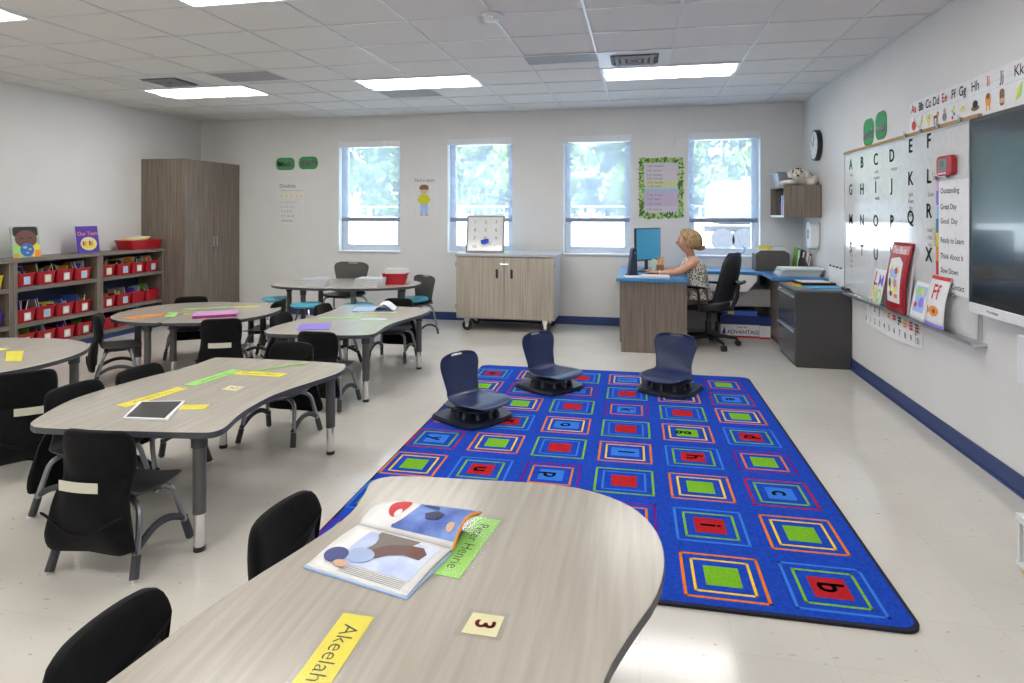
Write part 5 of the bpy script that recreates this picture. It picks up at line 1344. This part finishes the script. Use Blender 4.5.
# middle table
def poly_c(P): return [(x, y) for x, y in P]
t = quad('tablet', 'black-screened tablet with a white frame lying on the middle table', 'tablet', [(-2.23, 2.335), (-2.02, 2.355), (-2.135, 2.605), (-2.345, 2.555)], ZC, [WHITE], None, .008)
M().prism([(x * .86, y * .90) for x, y in [(-2.23 + 2.1825, 2.335 - 2.4625), (-2.02 + 2.1825, 2.355 - 2.4625), (-2.135 + 2.1825, 2.605 - 2.4625), (-2.345 + 2.1825, 2.555 - 2.4625)]], .0081, .0088).obj('screen', pm('tablet_glass', (.05, .052, .056), .16, spec=.8), t)
strip('name_strip', 'yellow name strip at the left edge of the middle table, behind the tablet', -2.355, 2.65, .33, .075, R(78), ZC, YEL, ('Amelia Price', .040, 0))
strip('name_strip', 'short end of a yellow name strip to the right of the tablet', -2.10, 2.535, .24, .075, R(14), ZC - .0002, YEL, None)
strip('name_strip', 'lime green name strip across the left side of the middle table', -2.30, 3.03, .34, .078, R(82), ZC, GRN, ('Jonathan B', .045, 0))
strip('name_strip', 'yellow name strip at the far end of the middle table', -2.10, 3.145, .30, .08, R(0), ZC, YEL, ('Daniel Matt', .045, 0))
t = strip('plastic_ruler', 'green strip lying diagonally at the far end of the middle table', -2.075, 3.31, .33, .03, R(48), ZC, DGRN, None, 'strip', None, 0)
quad('number_card', 'cream card with a red number 2 in the centre of the middle table', 'card', [(-2.11, 2.825), (-2.018, 2.824), (-2.020, 2.90), (-2.108, 2.901)], ZC, CRM, None, .0008, .012, ('2', .06, R(-90), (0, 0), REDI))
# far wave table
t = quad('purple_paper', 'purple sheet of paper on the far wave-shaped table', 'paper', [(-2.60, 4.37), (-2.37, 4.46), (-2.47, 4.68), (-2.70, 4.60)], ZC, [PUR], None, .003)
strip('name_strip', 'pale green name strip behind the purple paper', -2.53, 4.95, .36, .06, R(8), ZC, GRN, None)
strip('name_strip', 'white name strip shining near the right side of the purple paper table', -2.22, 4.95, .22, .06, R(8), ZC, WHITEP, None)
t = thing('open_book', 'open book with raised pages at the far end of the purple paper table', 'book', (-2.42, 5.44, ZC), R(15))
M().box(-.20, .0, -.12, .12, 0, .008).obj('left_pages', LBL, t); M().grid(lambda u, v: (.0 + .19 * u, -.12 + .24 * v, .008 + .055 * math.sin(PI * min(1, u * 1.1))), 10, 4).obj('raised_page', WHITEP, t, smooth=2, solid=.004)
M().box(0, .19, -.12, .12, 0, .007).obj('right_pages', BLUI, t)
strip('name_strip', 'yellow strip in front of the open book on the purple paper table', -2.34, 5.30, .34, .05, R(14), ZC, YEL, None)
# left oval table
quad('orange_card', 'bright orange card at the left edge of the oval table', 'card', [(-4.40, 4.58), (-4.22, 4.54), (-4.10, 4.82), (-4.22, 4.86)], ZC, ORG, None, .0008, .015)
quad('green_note', 'small square green note on the oval table', 'note', [(-4.06, 4.70), (-3.97, 4.71), (-4.10, 4.92), (-4.20, 4.90)], ZC, GRN)
strip('name_strip', 'long pale green name strip at the far side of the oval table', -4.02, 5.20, .42, .06, R(35), ZC, GRN, None)
strip('name_strip', 'yellow name strip at the far right of the oval table', -3.72, 5.35, .24, .07, R(20), ZC, YEL, None)
strip('name_strip', 'yellow name strip tucked under the pink-topped book', -3.90, 4.90, .22, .05, R(20), ZC - .0003, YEL, None)
t = thing('pink_topped_book', 'purple and red book topped with a pink sheet on the oval table', 'book', (-3.66, 4.84, ZC), R(32))
M().box(-.17, .17, -.12, .12, 0, .022).obj('cover', pm('purple_red_print', (.12, .03, .30), .5, noise=.5, nscale=25, col2=(.5, .03, .10)), t)
M().box(-.175, .18, -.118, .13, .0225, .0245).obj('pink_sheet', PNK, t)
# left edge table
quad('name_card', 'square yellow name card on the oval table at the left edge', 'card', [(-3.80, 3.10), (-3.70, 3.12), (-3.97, 3.36), (-4.06, 3.32)], ZC, YEL, None, .0008, .014)
strip('name_strip', 'yellow name strip cut off by the left edge of the picture', -4.27, 3.34, .30, .06, R(12), ZC, YEL, None)
# window table
ZF = .62 + .0008
for k in range(5):
    tag(M().box(-.14, .14, -.10, .10, 0, .016, 0).box(-.138, .141, -.101, .099, .003, .013, 1).obj('folded_booklet', [pm('cool_white_paper', (.42, .47, .52), .5), WHITEP], loc=(-3.55 + .004 * k, 6.33, ZF + .0175 * k), rot=(0, 0, .25 + .03 * k)), '%s pale booklet of the stack at the left of the window table' % ['bottom', 'second from bottom', 'middle', 'second from top', 'top'][k], 'booklet', 'booklets stacked at the left of the window table')
    tag(M().box(-.14, .14, -.10, .10, 0, .017, 0).box(-.138, .141, -.101, .099, .003, .014, 1).obj('folded_booklet', [pm('cool_white_paper', (.42, .47, .52), .5), WHITEP], loc=(-2.93 + .004 * k, 6.42, ZF + .0185 * k), rot=(0, 0, -.1 + .03 * k)), '%s pale booklet of the stack left of the red bin' % ['bottom', 'second from bottom', 'middle', 'second from top', 'top'][k], 'booklet', 'booklets stacked beside the red bin')
bin_('red plastic bin full of white paper on the window table', REDP, -2.72, 6.66, ZF, .28, .20, .125, name='paper_bin', group=None, rz=0, lab=False).rotation_euler = (0, 0, R(96))
for k in range(8):
    tag(M().box(-.11, .11, -.002, .002, 0, .165 + .006 * (k % 3)).obj('paper_sheet', WHITEP if k % 3 else PAPERB, loc=(-2.715 + .003 * k, 6.60 + .016 * k, ZF + .006), rot=(-.08 + .02 * k, 0, R(6))), 'white sheet standing in the red bin on the window table', 'paper', 'sheets standing in the red paper bin')

# ============================================================ SEATED WOMAN
def skinned(name, nodes, edges, mat, parent, sub=2, root=0):
    me = bpy.data.meshes.new(name); me.from_pydata([n[0] for n in nodes], edges, [])
    o = bpy.data.objects.new(name, me); S.collection.objects.link(o); o.parent = parent
    me.materials.append(mat)
    k = o.modifiers.new('skin', 'SKIN'); k.use_smooth_shade = True
    for i, n in enumerate(nodes):
        r_ = n[1]; sv = me.skin_vertices[0].data[i]
        sv.radius = r_ if isinstance(r_, tuple) else (r_, r_); sv.use_root = (i == root)
    s2 = o.modifiers.new('subdivision', 'SUBSURF'); s2.levels = sub; s2.render_levels = sub
    return o
SK = pm('skin', (.56, .30, .19), .5, noise=.05)
w0 = thing('woman', 'seated person in a spotted sleeveless blouse typing at the teacher desk', 'person', (.59, 6.98, 0), R(90))
# local frame: +y is the way she faces (world -x); +x is her right?? (world +y is local +x)
# near side of the body (towards the camera, world -y) is local -x
N_ = []; E_ = []
def nd(p, r, prev=None):
    N_.append((p, r)); i = len(N_) - 1
    if prev is not None: E_.append((prev, i))
    return i
pel = nd((0, -.03, .52), (.15, .11))
wa = nd((0, .0, .66), (.125, .095), pel); chst = nd((0, .03, .80), (.135, .11), wa); up = nd((0, .035, .89), (.12, .08), chst)
nk = nd((0, .045, .955), (.044, .046), up); nk2 = nd((0, .060, 1.005), (.043, .046), nk)
hd = nd((0, .104, 1.060), (.062, .080), nk2); hd2 = nd((0, .094, 1.13), (.090, .118), hd); hd3 = nd((0, .080, 1.20), (.072, .088), hd2)
for s_ in (-1, 1):
    sh = nd((s_ * .165, .04, .895), (.052, .05), up)
    el_ = nd((s_ * .20, .20, .80) if s_ < 0 else (s_ * .19, .17, .78), (.037, .037), sh)
    mid = nd((s_ * .175, .31, .79), (.032, .031), el_)
    wr = nd((s_ * .14, .40, .79), (.022, .018), mid)
    pm_ = nd((s_ * .13, .455, .788), (.032, .014), wr)
    for k in range(4):
        fx = s_ * .13 + (-.027 + .018 * k)
        f1 = nd((fx, .49 + .004 * (1.5 - abs(k - 1.5)), .793), (.0085, .0085), pm_); f2 = nd((fx, .518 + .006 * (1.5 - abs(k - 1.5)), .788), (.0075, .0075), f1); nd((fx, .532 + .006 * (1.5 - abs(k - 1.5)), .779), (.0065, .0065), f2)
    t1 = nd((s_ * .13 - s_ * .036, .455, .788), (.0095, .0095), pm_); nd((s_ * .13 - s_ * .046, .485, .782), (.008, .008), t1)
    hp = nd((s_ * .09, .02, .52), (.085, .08), pel); th = nd((s_ * .11, .24, .53), (.075, .072), hp)
    kn = nd((s_ * .12, .42, .52), (.058, .056), th); cf = nd((s_ * .12, .42, .34), (.052, .052), kn); an = nd((s_ * .12, .40, .10), (.036, .036), cf)
    ft = nd((s_ * .12, .46, .05), (.036, .03), an); nd((s_ * .13, .56, .035), (.032, .024), ft)
body = skinned('body', N_, E_, SK, w0)
# facial features grown on the head, hair
M().ball((0, .196, 1.105), .016, 8, 0, (.7, 1.0, 1.2)).obj('nose', SK, w0, smooth=2)
for s_ in (-1, 1):
    M().ball((s_ * .034, .166, 1.132), .0105, 8).obj('eye', WHITEP, w0, smooth=2)
    M().ball((s_ * .035, .174, 1.132), .0055, 8).obj('iris', BRN, w0, smooth=2)
    M().ball((s_ * .086, .078, 1.115), .022, 8, 0, (.4, .8, 1.2)).obj('ear', SK, w0, smooth=2)
M().ball((0, .182, 1.070), .019, 8, 0, (1.2, .45, .35)).obj('mouth', flat('lips', (.40, .12, .10)), w0, smooth=2)
HAIR = pm('ash_blonde_hair', (.20, .12, .05), .55, noise=.4, nscale=30, stretch=(3, 1, 1), col2=(.48, .33, .16), bump=.6, bscale=90)
m = M()
def hr(u, v):     # cap over skull, back and sides
    ph = v * 2.25; th = -PI / 2 + (u - .5) * 2 * (PI - 1.25 * min(1, (v / .62) ** 2))
    r_ = .104 + .012 * math.sin(ph * 1.1) + .004 * math.sin(9 * th + 3 * v)
    if v > .7: r_ += (v - .7) * .09 * (1 - abs(u - .5) * 1.6)
    return (r_ * math.sin(ph) * math.cos(th), .070 + r_ * 1.12 * math.sin(ph) * math.sin(th), 1.142 + .108 * math.cos(ph) * (1.0 if ph < 1.57 else 1.35))
m.grid(hr, 26, 14)
m.obj('hair', HAIR, w0, smooth=2, solid=.018, sub=1)
m = M(); m.tube(catmull([(0, .02, 1.09), (0, -.035, 1.06), (0, -.075, 1.055), (0, -.10, 1.08)], 4), [.05, .05, .048, .044, .040, .038, .035, .030, .026, .022, .016, .010, .004], 10, 0); m.obj('hair_flick', HAIR, w0, smooth=2)
m = M(); m.tube(catmull([(-.02, .12, 1.245), (-.065, .145, 1.205), (-.098, .105, 1.13)], 5), [.018, .02, .02, .018, .016, .014, .012, .010, .008, .005, .003], 8).tube(catmull([(.02, .12, 1.245), (.065, .145, 1.205), (.098, .105, 1.13)], 5), [.018, .02, .02, .018, .016, .014, .012, .010, .008, .005, .003], 8); m.obj('fringe', HAIR, w0, smooth=2)
# sleeveless blouse
rings = []
for z, ax, ay, cy in ((.51, .222, .172, -.015), (.56, .212, .164, -.010), (.64, .162, .132, .0), (.72, .165, .138, .015), (.79, .175, .150, .03), (.85, .176, .142, .032), (.895, .168, .112, .032), (.922, .130, .084, .038), (.938, .088, .074, .045), (.962, .066, .068, .050)):
    rings.append([(ax * math.copysign(abs(math.cos(a)) ** .85, math.cos(a)), cy + ay * math.sin(a) + .004 * math.sin(5 * a + z * 20), z) for a in [2 * PI * k / 28 for k in range(28)]])
M().loft(rings, cap=False).obj('blouse', ocelot_mat(), w0, smooth=2, solid=.006, sub=1)
# trousers over hips and legs
TR = flat('taupe_trousers', (.13, .095, .075), .8)
N2 = [((0, -.03, .52), (.165, .125)), ((.095, .02, .52), (.098, .092)), ((.115, .24, .53), (.088, .084)), ((.12, .425, .52), (.07, .068)), ((.12, .425, .34), (.062, .062)), ((.12, .405, .13), (.05, .05)),
      ((-.095, .02, .52), (.098, .092)), ((-.115, .24, .53), (.088, .084)), ((-.12, .425, .52), (.07, .068)), ((-.12, .425, .34), (.062, .062)), ((-.12, .405, .13), (.05, .05))]
skinned('trousers', N2, [(0, 1), (1, 2), (2, 3), (3, 4), (4, 5), (0, 6), (6, 7), (7, 8), (8, 9), (9, 10)], TR, w0)
for s_ in (-1, 1): M().loft([[(s_ * .125 + x * .043, .485 + y * .105, z) for x, y in circ(1, 16)] for z in (0.0, .02, .05)] + [[(s_ * .125 + x * .03, .45 + y * .06, .085) for x, y in circ(1, 16)]]).obj('shoe', BLACK, w0, smooth=True)
M().tube([(-.142 + .028 * math.cos(2 * PI * k / 16), .385, .79 + .026 * math.sin(2 * PI * k / 16)) for k in range(17)], .004, 6).obj('bracelet', WHITE, w0)

# low cart cut by the right edge of the picture
t = thing('low_cart', 'low white cart with a dark inside, cut off by the right edge of the picture', 'cart', (1.678, 2.64, 0))
M().box(-.21, .2, -.2, .2, .21, .24).obj('top', WHITE, t, bevel=.004); M().box(-.21, .2, -.2, .2, .035, .05).obj('bottom', WHITE, t, bevel=.003)
for x, y in ((-.205, -.195), (.185, -.195), (-.205, .18), (.185, .18)): M().box(x, x + .012, y, y + .012, .05, .21).obj('post', WHITE, t)
M().box(-.185, .18, -.17, .17, .051, .19).obj('dark_inside', BLACK, t, bevel=.005)  # solid black block filling the cart's dark opening
for x, y in ((-.18, -.17), (.17, -.17), (-.18, .17), (.17, .17)): M().tube([(x, y - .01, .018), (x, y + .01, .018)], .018, 14).obj('yellow_wheel', YELP, t, smooth=True)
